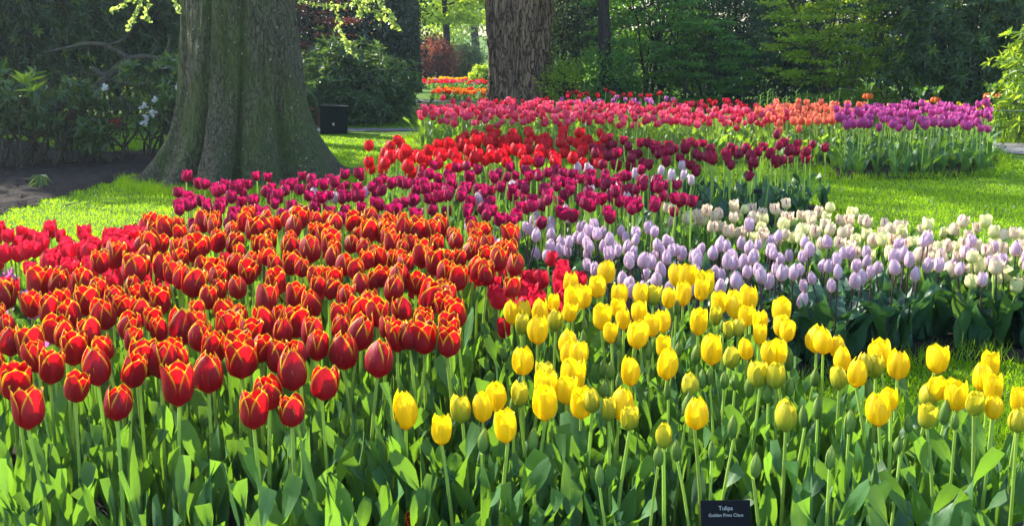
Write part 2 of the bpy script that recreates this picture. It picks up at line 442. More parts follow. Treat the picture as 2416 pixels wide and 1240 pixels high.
LEAFSET = {}
def leaf_set(key, mat, L, Wd, n=7, lean=(0.05, 0.3), droop=(0.3, 1.5), **kw):
    LEAFSET[key] = [make_leaf(mat, L * random.uniform(.8, 1.15), Wd * random.uniform(.75, 1.2), random.uniform(*lean), random.uniform(*droop), 100 + i, **kw) for i in range(n)]
leaf_set('tall', M['tulip_leaf'], 0.35, 0.028, 12, (0.02, 0.20), (0.1, 0.8))
leaf_set('yellow', M['tulip_leaf'], 0.31, 0.029, 12, (0.02, 0.26), (0.15, 1.0))
leaf_set('broad', M['tulip_leaf_blue'], 0.27, 0.085, 8, (0.05, 0.35), (0.5, 1.7))
leaf_set('mid', M['tulip_leaf'], 0.27, 0.060, 7, (0.03, 0.3), (0.3, 1.3), nseg=7, nu=3)
leaf_set('dark', M['tulip_leaf_blue'], 0.25, 0.060, 7, (0.03, 0.3), (0.3, 1.1), nseg=7, nu=3)
leaf_set('far', M['tulip_leaf_lit'], 0.27, 0.050, 6, (0.05, 0.35), (0.4, 1.5), nseg=6, nu=3)

VAR = {}
def variety(key, name, text, mats, ratio, tips, stem, leaf, bh, stem_r=0.0042, nu=7, nv=9, joined=False, point=2.2, wid=1.0, curl=0.1, nvar=4, uneven=0.12):
    d = dict(name=name, text=text, bh=bh, leaf=leaf, joined=joined)
    d['blooms'] = []
    for mi, m in enumerate(mats):
        d['blooms'].append([make_bloom(M[m], ratio, tips[0] + (tips[1] - tips[0]) * k / max(1, nvar - 1), nu, nv, hash((key, mi)) % 1 + 31 * mi + 7 * k + len(key), wid, point, joined, curl, uneven) for k in range(nvar)])
    d['stems'] = [(b, make_stem(M[stem], b, stem_r)) for b in (0.0, 0.014, 0.028, 0.045)]
    VAR[key] = d
leaf_set('farwide', M['tulip_leaf'], 0.28, 0.062, 6, (0.05, 0.4), (0.5, 1.7), nseg=7, nu=3)
variety('parrot', 'red_yellow_tulip', 'red tulip with yellow petal edges', ['petal_parrot'], 0.69, (0.38, 0.98), 'stem_green', 'tall', 0.080, nvar=9, point=1.8, uneven=0.2)
variety('yellow', 'yellow_tulip', 'yellow tulip', ['petal_yellow', 'petal_lime'], 0.64, (0.34, 0.88), 'stem_green', 'yellow', 0.080, nvar=8, point=2.3, curl=0.13, uneven=0.15)
variety('bud', 'tulip_bud', 'closed green tulip bud', ['petal_bud'], 0.42, (0.02, 0.12), 'stem_green', 'yellow', 0.06, stem_r=0.0034, nu=5, curl=0.0, uneven=0.03, nvar=3, point=1.6)
variety('lilac', 'lilac_tulip', 'lilac tulip on a dark stem', ['petal_lilac'], 0.62, (0.15, 0.55), 'stem_dark', 'broad', 0.061, stem_r=0.0036, nu=5, nv=8, point=1.7, nvar=5)
variety('paleviolet', 'pale_violet_tulip', 'pale violet tulip', ['petal_paleviolet'], 0.62, (0.3, 0.6), 'stem_green', 'dark', 0.070, nu=5, nv=7)
variety('white', 'white_tulip', 'cream white tulip with magenta streaks', ['petal_white', 'petal_cream'], 0.76, (0.6, 0.95), 'stem_green', 'mid', 0.063, nu=5, nv=7)
variety('magenta', 'magenta_tulip', 'magenta tulip', ['petal_magenta'], 0.80, (0.6, 1.0), 'stem_green', 'mid', 0.061, nu=5, nv=7, nvar=5)
variety('maroon', 'maroon_tulip', 'deep maroon tulip', ['petal_maroon'], 0.80, (0.6, 0.95), 'stem_green', 'dark', 0.068, nu=5, nv=7)
variety('red', 'scarlet_tulip', 'scarlet tulip', ['petal_red'], 0.84, (0.4, 0.85), 'stem_green', 'mid', 0.076, nu=5, nv=7)
variety('crimson', 'crimson_tulip', 'crimson tulip', ['petal_crimson'], 0.74, (0.6, 1.0), 'stem_green', 'mid', 0.072, nu=5, nv=7, nvar=5)
variety('lily', 'lilac_lily_tulip', 'small star-shaped lilac tulip', ['petal_mauve'], 1.0, (1.2, 1.5), 'stem_green', 'mid', 0.045, nu=3, nv=6, wid=0.6, point=1.4)
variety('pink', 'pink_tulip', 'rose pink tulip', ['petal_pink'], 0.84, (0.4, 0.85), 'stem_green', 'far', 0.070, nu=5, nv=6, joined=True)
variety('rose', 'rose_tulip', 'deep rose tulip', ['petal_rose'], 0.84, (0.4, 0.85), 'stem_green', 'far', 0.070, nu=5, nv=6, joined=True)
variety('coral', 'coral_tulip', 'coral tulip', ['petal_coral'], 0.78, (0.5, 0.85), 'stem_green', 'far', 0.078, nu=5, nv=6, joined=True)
variety('purple', 'purple_tulip', 'purple tulip', ['petal_purple'], 0.80, (0.6, 1.0), 'stem_green', 'farwide', 0.080, nu=5, nv=6, joined=True)
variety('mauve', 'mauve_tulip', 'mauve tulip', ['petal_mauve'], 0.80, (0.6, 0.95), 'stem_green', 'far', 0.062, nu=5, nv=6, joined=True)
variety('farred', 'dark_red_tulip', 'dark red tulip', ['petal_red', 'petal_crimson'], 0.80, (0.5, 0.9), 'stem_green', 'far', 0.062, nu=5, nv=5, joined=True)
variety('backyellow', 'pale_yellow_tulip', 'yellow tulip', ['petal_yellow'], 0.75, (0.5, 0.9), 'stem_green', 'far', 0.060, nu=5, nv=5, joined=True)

BASES = []                      # (x, y) of every bulb: the soil grows round them
TUL = {}                        # variety -> list of dicts for the labels
def tulip(key, pos, bh=None, tilt=(0, 0), mat=0, var=None, nleaf=3, group=None, scale_leaf=1.0, lsz=None):
    """pos = foot of the bloom (top of the stem) in world space"""
    d = VAR[key]
    x, y, h = pos
    k = random.randrange(4)
    bend, sm = d['stems'][k]
    phi = random.uniform(0, 2 * PI)
    bx, by = bend * math.cos(phi), bend * math.sin(phi)
    root = thing(d['name'], (x - bx, y - by, 0))
    st = link('stem', sm, root, (0, 0, 0), (0, 0, phi), (1, 1, h))
    bl = random.choice(d['blooms'][mat]) if var is None else d['blooms'][mat][var]
    s = bh or d['bh'] * random.uniform(.88, 1.12)
    rot = Euler((tilt[1], tilt[0], 0)).to_matrix() @ Euler((0, 0, random.uniform(0, 2 * PI))).to_matrix()
    e = rot.to_euler()
    sw = random.uniform(.88, 1.08)
    for m in ([bl] if d['joined'] else bl):
        link('bloom' if d['joined'] else 'petal', m, root, (bx, by, h - 0.002), e, (s * sw, s * sw, s))
    ph = random.uniform(0, 2 * PI)
    for i in range(nleaf):
        q = random.uniform(.8, 1.15) * scale_leaf
        link('leaf', random.choice(LEAFSET[d['leaf']]), root, (0, 0, 0.0), (0, 0, ph + i * 2.4 + random.uniform(-.4, .4)), (q, q, q))
    BASES.append((x - bx, y - by))
    TUL.setdefault(key if group is None else group, []).append(dict(o=root, x=x, y=y, key=key, s=s, tilt=tilt, mat=mat))
    return root

# red-yellow tulips, each at its place: px, top, bottom
PARROT = '''262 563 636,308 593 671,383 593 660,362 538 604,392 504 563,343 573 622,360 498 540,88 623 701,195 627 690,235 652 705,203 668 744,350 660 705,378 672 740,405 613 668,8 660 730,
478 490 549,507 494 540,460 528 567,450 548 616,420 558 613,508 537 594,540 520 570,580 495 540,597 510 567,632 508 560,622 493 530,547 544 600,570 573 612,627 560 600,630 582 625,594 590 655,517 602 671,550 593 645,478 600 645,450 627 700,418 627 680,647 597 645,686 590 647,648 629 693,712 605 652,684 551 605,732 553 618,687 507 560,705 486 540,673 498 535,746 497 540,785 503 551,740 524 566,760 524 578,776 540 600,785 577 632,805 596 650,741 627 670,563 647 703,490 670 728,626 666 740,692 663 730,748 650 697,775 652 705,738 675 747,812 673 715,
830 494 546,872 486 530,868 507 577,900 510 575,945 497 535,950 510 565,980 519 573,920 525 560,1020 515 573,1042 501 557,924 547 594,948 562 604,827 552 596,852 560 600,893 574 633,863 586 635,993 572 631,1075 544 588,1140 519 575,1120 537 580,1118 553 600,1104 569 612,1205 526 585,1175 579 639,1197 561 620,1213 596 650,1205 654 700,1024 585 648,1050 588 630,1077 585 635,1045 608 668,1077 621 684,1127 604 672,1146 617 673,1143 577 625,840 606 660,877 635 680,852 643 690,898 623 675,943 616 687,980 636 693,926 646 712,1008 657 737,1050 685 745,818 675 715,952 697 760,1078 698 772,866 681 730,950 603 640,
5 655 731,115 692 765,168 702 775,250 697 775,327 700 769,305 730 800,285 697 745,12 742 790,22 767 838,68 765 853,115 820 904,35 849 942,63 910 1012,173 872 946,168 775 859,148 754 822,210 745 815,230 813 908,250 785 850,310 770 830,272 906 990,305 826 912,326 795 889,375 798 890,376 744 805,418 852 956,
430 722 811,633 716 790,468 730 795,460 706 755,535 730 800,560 718 770,585 747 815,665 745 815,697 718 795,735 745 815,747 773 848,500 776 858,568 798 890,565 775 840,613 785 852,418 815 885,490 828 925,690 817 922,658 800 878,705 793 860,762 860 942,597 915 1010,635 872 960,688 930 1002,800 738 800,
812 780 869,843 737 825,889 798 889,937 753 828,965 750 822,1003 755 833,1003 730 795,1056 767 840,1062 736 805,857 692 767,890 700 769,798 713 765,870 680 740'''
# yellow tulips: kind (y bloom, g half green, b bud)
YELLOW = '''y1430 608 670,y1411 645 703,y1347 638 695,y1352 670 738,y1377 667 728,y1308 687 735,y1342 710 760,y1208 704 766,y1237 704 755,y1274 700 765,g1231 733 790,y1268 738 814,g1310 725 782,y1420 711 779,y1462 665 722,y1462 699 750,y1472 721 778,y1440 755 809,y1512 663 725,g1541 667 720,y1508 704 762,y1503 750 824,y1540 734 795,y1565 726 785,y1577 672 728,b1378 742 785,b1378 775 815,b1460 782 824,y1340 770 840,y1345 795 870,y1235 809 885,y1365 801 865,
y1602 617 680,y1622 617 680,y1612 658 723,y1660 630 700,y1655 652 710,b1596 702 745,y1648 720 792,y1697 684 742,g1688 716 769,y1730 677 730,y1769 668 733,y1735 690 753,y1764 715 770,g1742 745 795,y1793 725 785,y1792 757 812,y1842 696 762,y1845 735 797,y1857 749 807,y1923 758 832,y1945 768 836,y1567 785 845,y1680 782 862,b1641 803 860,g1724 809 870,y1763 792 850,b1775 805 855,y1838 795 862,y1815 800 860,b1706 743 785,g1720 750 800,
y957 912 1016,y1041 969 1052,g1089 923 999,y1139 919 997,y1168 891 972,y1195 957 1047,b1139 1001 1071,b1256 1000 1068,y1288 896 994,y1289 868 945,g1282 848 910,y1351 838 930,y1335 880 955,y1371 905 989,g1398 912 975,g1226 893 960,b1212 920 978,b1190 810 855,y1369 800 860,
y1467 906 995,g1436 930 994,g1486 950 1015,y1488 834 912,y1573 813 897,y1643 927 1015,g1568 990 1058,b1622 917 985,g1631 872 935,b1657 865 918,b1674 862 910,b1709 867 918,b1735 874 922,g1789 844 915,b1767 877 940,b1812 889 952,g1832 848 918,g1856 935 1020,b1863 884 937,b1727 970 1036,b1598 1029 1090,b1680 1034 1085,b1576 897 940,b1421 843 893,b1440 845 898,b1426 889 940,b1460 877 918,b1529 800 850,b1599 802 845,b1784 1058 1130,b1862 810 880,b1416 1087 1151,b1555 1046 1100,
y1976 785 845,y1990 810 878,g1982 855 920,y2022 838 915,g2040 825 885,g2065 825 892,y2080 793 872,y2118 817 896,y2211 806 882,y2205 880 948,g2192 898 962,g2186 947 1010,y2075 918 1007,y2098 907 970,b2050 887 943,b1922 861 913,b1898 947 1009,b1929 925 990,b2004 957 1025,b2119 1017 1073,b2145 970 1022,b2227 932 1003,y2260 890 970,g2300 914 981,y2318 847 924,y2337 820 893,y2347 874 947,y2345 925 990,y2408 905 975,g2404 955 1020,b2255 967 1010,b1959 1042 1109'''
ZP, ZY = 0.47, 0.40
for it in PARROT.replace('\n', '').split(','):
    px, a, b = map(float, it.split())
    mid = (a + b) / 2
    P = onz(px, mid, ZP + random.uniform(-.012, .012))
    s = FPX / P[1] * 1.0
    bh = min(0.100, max(0.066, (b - a) / s * 1.10))
    tulip('parrot', (P[0], P[1], P[2] - bh / 2), bh, (random.gauss(0.06, .11), random.gauss(0, .1)), nleaf=3)
have = [(t['x'], t['y']) for t in TUL['parrot']]
PBED = [(0, 690), (90, 640), (200, 640), (260, 590), (360, 522), (470, 508), (690, 502), (880, 502), (1040, 522), (1200, 555), (1200, 620), (1130, 650), (1060, 720), (1045, 780), (880, 830), (740, 860), (600, 920), (440, 900), (270, 920), (40, 920), (-140, 900), (-140, 700)]
FILL = ('parrot', PBED, ZP)
for it in YELLOW.replace('\n', '').split(','):
    kd = it[0]; px, a, b = map(float, it[1:].split())
    mid = (a + b) / 2
    z = ZY - (0.03 if kd == 'b' else 0) + random.uniform(-.01, .01)
    P = onz(px, mid, z)
    s = FPX / P[1]
    bh = (b - a) / s
    bh = min(0.090, max(0.055, bh)) if kd != 'b' else min(0.065, max(0.045, bh))
    t = (random.gauss(0.0, .05), random.gauss(0, .05))
    if kd == 'b': tulip('bud', (P[0], P[1], P[2] - bh / 2), bh, t, nleaf=3)
    else: tulip('yellow', (P[0], P[1], P[2] - bh / 2), bh, t, mat=0 if kd == 'y' else 1, nleaf=4)

# ------------------------------------------------------------------ the other patches
def inside(poly, x, y):
    c = False; n = len(poly)
    for i in range(n):
        x0, y0 = poly[i]; x1, y1 = poly[i - 1]
        if (y0 > y) != (y1 > y) and x < (x1 - x0) * (y - y0) / (y1 - y0) + x0: c = not c
    return c
def scatter(poly_px, z, rmin, nmax=400, avoid=()):
    poly = [tuple(onz(px, py, z)[:2]) for px, py in poly_px]
    xs, ys = [p[0] for p in poly], [p[1] for p in poly]
    pts = list(avoid); out = []
    area = (max(xs) - min(xs)) * (max(ys) - min(ys))
    tries = int(area / rmin ** 2 * 14)
    cell = {}
    def near(x, y):
        cx, cy = int(x // rmin), int(y // rmin)
        for i in (-1, 0, 1):
            for j in (-1, 0, 1):
                for (a, b) in cell.get((cx + i, cy + j), ()):
                    if (a - x) ** 2 + (b - y) ** 2 < rmin * rmin: return True
        return False
    for (a, b) in avoid: cell.setdefault((int(a // rmin), int(b // rmin)), []).append((a, b))
    for _ in range(tries):
        x, y = random.uniform(min(xs), max(xs)), random.uniform(min(ys), max(ys))
        if not inside(poly, x, y) or near(x, y): continue
        cell.setdefault((int(x // rmin), int(y // rmin)), []).append((x, y)); out.append((x, y))
        if len(out) >= nmax: break
    return out
def patch(key, poly, z, rmin, nleaf=3, tilt=0.08, jz=0.02, mat=None, group=None, extra=(), sl=1.0):
    pts = scatter(poly, z, rmin, 420)
    for px, py in extra: pts.append(tuple(onz(px, py, z)[:2]))
    for x, y in pts:
        d = VAR[key]
        bh = d['bh'] * random.uniform(.86, 1.12)
        m = 0 if mat is None else (0 if random.random() < mat else 1)
        tulip(key, (x, y, z - bh / 2 + random.gauss(0, jz)), bh, (random.gauss(0.02, tilt), random.gauss(0, tilt)), mat=m, nleaf=nleaf, group=group, scale_leaf=sl)
    return len(pts)
N = {}
fill = scatter(PBED, ZP - .01, 0.074, 75, have)
for x, y in fill:
    bh = random.uniform(.066, .082)
    tulip('parrot', (x, y, ZP - random.uniform(.0, .035) - bh / 2), bh, (random.gauss(0.05, .11), random.gauss(0, .1)), nleaf=3)
N['lilac'] = patch('lilac', [(1235, 560), (1260, 520), (1330, 522), (1480, 545), (1560, 552), (1620, 572), (1750, 565), (1900, 578), (2050, 588), (2250, 578), (2430, 600), (2640, 612), (2640, 640), (2430, 630), (2230, 622), (2110, 640), (1990, 660), (1860, 662), (1700, 668), (1600, 690), (1480, 690), (1460, 640), (1300, 592)], 0.33, 0.071, 3, 0.12, 0.028, extra=[(1005, 525), (1060, 550), (1107, 535), (1165, 550), (1225, 560), (1180, 545)])
N['white'] = patch('white', [(1550, 495), (1620, 487), (1700, 490), (1870, 492), (1990, 508), (2060, 522), (2200, 532), (2430, 550), (2640, 570), (2640, 650), (2430, 640), (2400, 650), (2290, 655), (2180, 605), (2000, 588), (1850, 562), (1700, 542), (1590, 525)], 0.29, 0.078, 3, 0.14, 0.026, mat=0.75)
N['magenta'] = patch('magenta', [(416, 470), (430, 437), (560, 427), (700, 422), (800, 416), (1000, 406), (1200, 402), (1350, 402), (1480, 412), (1560, 425), (1640, 462), (1635, 490), (1500, 503), (1300, 500), (1180, 515), (1000, 500), (850, 515), (700, 515), (420, 520)], 0.42, 0.086, 3, 0.09, 0.03)
N['paleviolet'] = patch('paleviolet', [(1200, 440), (1210, 430), (1220, 440)], 0.40, 0.1, 3, 0.07, 0.01, extra=[(1362, 398), (1385, 390), (1395, 400), (1450, 440), (1500, 405), (1520, 415), (1545, 425), (1560, 405), (1585, 410), (1608, 396), (1612, 408), (1632, 425), (1560, 440), (1480, 460), (1395, 460), (740, 455), (790, 455), (860, 455), (1130, 470), (775, 462)])
N['red'] = patch('red', [(865, 378), (935, 347), (1020, 347), (1140, 322), (1250, 322), (1420, 330), (1430, 368), (1380, 378), (1200, 382), (1100, 386), (940, 405), (865, 392)], 0.45, 0.098, 3, 0.08, 0.03, extra=[(1136, 308), (870, 372), (942, 338), (1210, 318)])
N['maroon'] = patch('maroon', [(1385, 378), (1420, 338), (1560, 340), (1750, 346), (1880, 340), (1930, 350), (1900, 368), (1760, 385), (1600, 382), (1400, 386)], 0.43, 0.100, 3, 0.07, 0.03, extra=[(1947, 348), (1680, 388), (1765, 396), (1438, 322), (1618, 322)])
N['crimson'] = patch('crimson', [(-160, 575), (0, 562), (110, 540), (230, 548), (345, 535), (370, 600), (345, 690), (240, 690), (100, 700), (95, 640), (0, 600), (-160, 640)], 0.36, 0.070, 3, 0.1, 0.022, extra=[(117, 522), (5, 548), (30, 668), (15, 680)])
N['crimson2'] = patch('crimson', [(1140, 735), (1160, 660), (1290, 612), (1375, 635), (1330, 720), (1200, 745)], 0.36, 0.075, 3, 0.1, 0.018)
N['crimson3'] = patch('crimson', [(370, 620), (1140, 610), (1140, 680), (370, 690)], 0.34, 0.13, 2, 0.1, 0.018)
N['lily'] = patch('lily', [(0, 650), (160, 640), (130, 700), (160, 880), (60, 900), (0, 800)], 0.26, 0.12, 2, 0.15, 0.02, extra=[(20, 640), (140, 632), (125, 690), (80, 745), (10, 745)])
pk_ = scatter([(985, 250), (1100, 242), (1320, 242), (1500, 249), (1620, 254), (1800, 254), (1880, 256), (1850, 286), (1700, 288), (1500, 288), (1300, 286), (1100, 282), (1000, 272)], 0.37, 0.108, 560)
for x, y in pk_:
    k_ = 'pink' if random.random() < .5 else 'rose'
    tulip(k_, (x, y, 0.335 + random.gauss(0, .03)), .070 * random.uniform(.86, 1.12), (random.gauss(.02, .1), random.gauss(0, .1)), nleaf=2)
N['coral'] = patch('coral', [(1780, 262), (1820, 251), (1900, 247), (2050, 247), (1990, 265), (1960, 290), (1850, 288), (1830, 287), (1790, 270)], 0.39, 0.115, 3, 0.09, 0.025)
N['purple'] = patch('purple', [(1955, 272), (2050, 250), (2200, 246), (2330, 256), (2340, 275), (2330, 290), (2180, 296), (1995, 296)], 0.43, 0.115, 3, 0.09, 0.03)
N['mauve'] = patch('mauve', [(1320, 238), (1400, 234), (1590, 236), (1590, 247), (1400, 246), (1320, 244)], 0.37, 0.17, 2, 0.08, 0.02)
N['farred'] = patch('farred', [(1590, 240), (1700, 236), (1760, 240), (1760, 252), (1610, 255)], 0.37, 0.15, 2, 0.08, 0.02, mat=0.5) + patch('farred', [(1335, 218), (1450, 220), (1560, 222), (1560, 228), (1335, 226)], 0.38, 0.17, 2, 0.08, 0.02, mat=0.6) + patch('farred', [(1080, 240), (1200, 234), (1300, 234), (1300, 240)], 0.38, 0.17, 2, 0.08, 0.02, mat=0.5)
N['backyellow'] = patch('backyellow', [(2090, 242), (2400, 240), (2416, 250), (2350, 256), (2100, 246)], 0.37, 0.2, 2, 0.08, 0.02)
N['leftred'] = patch('farred', [(150, 284), (285, 284), (280, 298), (155, 296)], 0.24, 0.09, 2, 0.08, 0.02, mat=0.7, group='leftred')

print('COUNTS', N, {k: len(v) for k, v in TUL.items()})

# ------------------------------------------------------------------ leafy plants without a flower along the near edge
NEARLEAF = []
for i in range(92):
    x, y = (random.uniform(-1.35, 1.45), random.uniform(1.84, 2.38)) if i < 66 else (random.uniform(-.34, .04), random.uniform(2.25, 3.3))
    if abs(x - .40) < .17 and y < 2.34: continue
    root = thing('tulip_plant', (x, y, 0))
    for k in range(4):
        q = random.uniform(.85, 1.2)
        link('leaf', random.choice(LEAFSET['tall' if x < -0.15 else ('broad' if random.random() < .15 else 'yellow')]), root, (0, 0, 0), (0, 0, random.uniform(0, 6.28)), (q, q, q))
    NEARLEAF.append((x, y, root)); BASES.append((x, y))


for x, y in ((.30, 2.06), (.505, 2.08)):
    root = thing('tulip_plant', (x, y, 0))
    for k in range(3): link('leaf', random.choice(LEAFSET['yellow']), root, (0, 0, 0), (0, 0, random.uniform(0, 6.28)), (.72, .72, .72))
    NEARLEAF.append((x, y, root)); BASES.append((x, y))
# ------------------------------------------------------------------ ground: lawn, soil, paths
def rough(x, y):
    return 0.012 * np.sin(3.1 * x + 1.7 * y) + 0.010 * np.sin(7.3 * x - 4.1 * y + 1) + 0.006 * np.sin(17 * x + 13 * y)
b = MB()
gx = np.concatenate([[-220, -60], np.linspace(-20, 20, 41), [60, 220]]); gy = np.concatenate([[-40, -8], np.linspace(-2, 40, 43), [90, 320]])
X, Y = np.meshgrid(gx, gy, indexing='ij')
b.grid(np.stack([X, Y, 0 * X], -1))
lawn = link('lawn', b.mesh('lawn', M['lawn'])); tag(lawn, kind='structure')

CELL = 0.06
def soil_sheet(name, cells, zbase=0.006, amp=0.012):
    cells = sorted(cells)
    idx, V, F = {}, [], []
    def vid(i, j):
        if (i, j) not in idx:
            full = all((i + a, j + c) in S for a in (-1, 0) for c in (-1, 0))
            z = zbase + (amp * (1 + rng.uniform(-1, 1)) if full else 0)
            idx[(i, j)] = len(V); V.append((i * CELL + rng.uniform(-.018, .018), j * CELL + rng.uniform(-.018, .018), z))
        return idx[(i, j)]
    S = set(cells)
    for i, j in cells: F.append((vid(i, j), vid(i + 1, j), vid(i + 1, j + 1), vid(i, j + 1)))
    o = link(name, mesh_np(name, V, F, M['soil'])); tag(o, kind='structure'); return S
cells = set()
for (x, y) in BASES:
    r = 2 if y > 3.2 else 3
    ci, cj = int(math.floor(x / CELL)), int(math.floor(y / CELL))
    for i in range(-r, r + 1):
        for j in range(-r, r + 1):
            if i * i + j * j <= r * r + 1: cells.add((ci + i, cj + j))
SOIL = soil_sheet('flowerbed_soil', cells)
lp = [tuple(onz(px, py)[:2]) for px, py in [(-200, 560), (0, 505), (90, 478), (200, 448), (290, 424), (400, 408), (450, 380), (450, 352), (380, 356), (300, 362), (170, 357), (100, 340), (-60, 330), (-700, 330), (-700, 560)]]
lc = set()
for i in range(int(-9 / CELL), int(0 / CELL)):
    for j in range(int(5 / CELL), int(14 / CELL)):
        if inside(lp, (i + .5) * CELL + .04 * math.sin(j * .9), (j + .5) * CELL): lc.add((i, j))
LSOIL = soil_sheet('shrub_border_soil', lc - SOIL, 0.008, 0.016)
# clods and bark chips lying on the open soil
nc = 5200
cand = np.array(sorted(lc)); pick = cand[rng.integers(0, len(cand), nc)]
cx = (pick[:, 0] + rng.uniform(0, 1, nc)) * CELL; cyy = (pick[:, 1] + rng.uniform(0, 1, nc)) * CELL
bs = np.array(sorted(SOIL)); pk = bs[rng.integers(0, len(bs), 5000)]
cx = np.concatenate([cx, (pk[:, 0] + rng.uniform(0, 1, 5000)) * CELL]); cyy = np.concatenate([cyy, (pk[:, 1] + rng.uniform(0, 1, 5000)) * CELL])
nc = len(cx)
oct_ = np.array([(1, 0, 0), (0, 1, 0), (-1, 0, 0), (0, -1, 0), (0, 0, .7), (0, 0, -.7)], float)
octf = np.array([(0, 1, 4), (1, 2, 4), (2, 3, 4), (3, 0, 4)])
sz = rng.uniform(.004, .013, nc) * (1 + (rng.uniform(0, 1, nc) > .96) * 1.5)
V = oct_[None] * sz[:, None, None] * rng.uniform(.6, 1.4, (nc, 6, 3))
V[:, :, 0] += cx[:, None]; V[:, :, 1] += cyy[:, None]; V[:, :, 2] += 0.024
F = (octf[None] + 6 * np.arange(nc)[:, None, None]).reshape(-1, 3)
clod = link('soil_clods', mesh_np('soil_clods', V.reshape(-1, 3), F, M['soil'], smooth=False)); tag(clod, kind='stuff')

def strip(name, pts, zz, mat):
    b = MB(); A = np.array([[(*p, zz), (*q, zz)] for p, q in pts])
    b.grid(A); o = link(name, b.mesh(name, mat)); tag(o, kind='structure'); return o
g = lambda px, py: tuple(onz(px, py)[:2])
p1 = [(g(680, 303), g(680, 311)), (g(840, 303.5), g(840, 311)), (g(1010, 303), g(1010, 310)), (g(1150, 300), g(1150, 306))]
strip('path', p1, 0.010, M['path'])
p2 = [(g(2300, 338), g(2300, 360)), (g(2416, 340), g(2416, 366)), (g(2700, 345), g(2700, 378))]
strip('path', p2, 0.010, M['path'])
p3 = [(g(940, 236), g(940, 243)), (g(1010, 237), g(1010, 242)), (g(1200, 237), g(1200, 241))]
strip('path', p3, 0.010, M['path'])

# grass blades
def on_path(x, y):
    m = (y > 13.3) & (y < 14.15) & (x < -0.1)
    return m | ((y > 10.7) & (y < 12.4) & (x > 4.5))
NG = 520000
d = 2.3 * (16.5 / 2.3) ** (rng.uniform(0, 1, NG) ** 0.85)
x = rng.uniform(-1, 1, NG) * (0.5 * d + 1.0)
keys = np.floor(x / CELL).astype(int) * 100000 + np.floor(d / CELL).astype(int)
bad = np.array(sorted(i * 100000 + j for i, j in (SOIL | lc)))
keep = ~np.isin(keys, bad) & ~on_path(x, d)
x, d = x[keep], d[keep]; n = len(x)
hgt = rng.uniform(.011, .024, n) * np.where(rng.uniform(0, 1, n) > .97, 1.7, 1) * (1 + 0.25 * np.sin(1.3 * x + 2 * d))
wd_ = rng.uniform(.0016, .003, n) * (0.6 + d / 9)
th = rng.uniform(0, 2 * PI, n); ln = rng.uniform(0.1, 0.9, n) * hgt; la = rng.uniform(0, 2 * PI, n)
V = np.zeros((n, 3, 3), np.float32)
V[:, 0, 0] = x - wd_ * np.cos(th); V[:, 0, 1] = d - wd_ * np.sin(th)
V[:, 1, 0] = x + wd_ * np.cos(th); V[:, 1, 1] = d + wd_ * np.sin(th)
V[:, 2, 0] = x + ln * np.cos(la); V[:, 2, 1] = d + ln * np.sin(la); V[:, 2, 2] = hgt
gr = link('grass', mesh_np('grass', V.reshape(-1, 3), np.arange(3 * n).reshape(-1, 3), M['grass'], smooth=False)); tag(gr, kind='stuff')
# longer uncut tufts along the bed edges and the tree foot
edge = [c for c in SOIL if sum(((c[0] + a, c[1] + e) in SOIL) for a in (-1, 0, 1) for e in (-1, 0, 1)) < 7 and c[1] * CELL > 3]
ec = np.array(edge); pk = ec[rng.integers(0, len(ec), 26000)]
x = (pk[:, 0] + rng.uniform(-.6, 1.6, len(pk))) * CELL; d = (pk[:, 1] + rng.uniform(-.6, 1.6, len(pk))) * CELL
bt = aty(575, 425, 9.1); tt = rng.uniform(PI, 2 * PI, 5000); rr = rng.uniform(.76, 1.02, 5000)
x = np.concatenate([x, bt[0] + rr * np.cos(tt)]); d = np.concatenate([d, 9.25 + rr * np.sin(tt)])
n = len(x); hgt = rng.uniform(.03, .085, n); wd_ = rng.uniform(.002, .0035, n)
th = rng.uniform(0, 2 * PI, n); ln = rng.uniform(0.1, 0.9, n) * hgt; la = rng.uniform(0, 2 * PI, n)
V = np.zeros((n, 3, 3), np.float32)
V[:, 0, 0] = x - wd_ * np.cos(th); V[:, 0, 1] = d - wd_ * np.sin(th)
V[:, 1, 0] = x + wd_ * np.cos(th); V[:, 1, 1] = d + wd_ * np.sin(th)
V[:, 2, 0] = x + ln * np.cos(la); V[:, 2, 1] = d + ln * np.sin(la); V[:, 2, 2] = hgt
gr2 = link('edge_grass', mesh_np('edge_grass', V.reshape(-1, 3), np.arange(3 * n).reshape(-1, 3), M['grass'], smooth=False)); tag(gr2, kind='stuff')

# daisies and dropped petals specking the turf
n = 420
d = 4.5 * (13 / 4.5) ** rng.uniform(0, 1, n); x = rng.uniform(-.48, .48, n) * d
k_ = np.floor(x / CELL).astype(int) * 100000 + np.floor(d / CELL).astype(int)
kp = ~np.isin(k_, bad) & ~on_path(x, d); x, d = x[kp], d[kp]; n = len(x)
q5 = np.linspace(0, 2 * PI, 5)[:4]
V = np.stack([np.stack([x + .006 * np.cos(a), d + .006 * np.sin(a), rng.uniform(.024, .036, n)], -1) for a in q5], 1)
pt = link('fallen_petals', mesh_np('fallen_petals', V.reshape(-1, 3), np.arange(4 * n).reshape(-1, 4), [M['rhodo_white'], M['petal_pink'], M['stick']], mi=rng.integers(0, 10, n).clip(7) - 7, smooth=False)); tag(pt, kind='stuff')

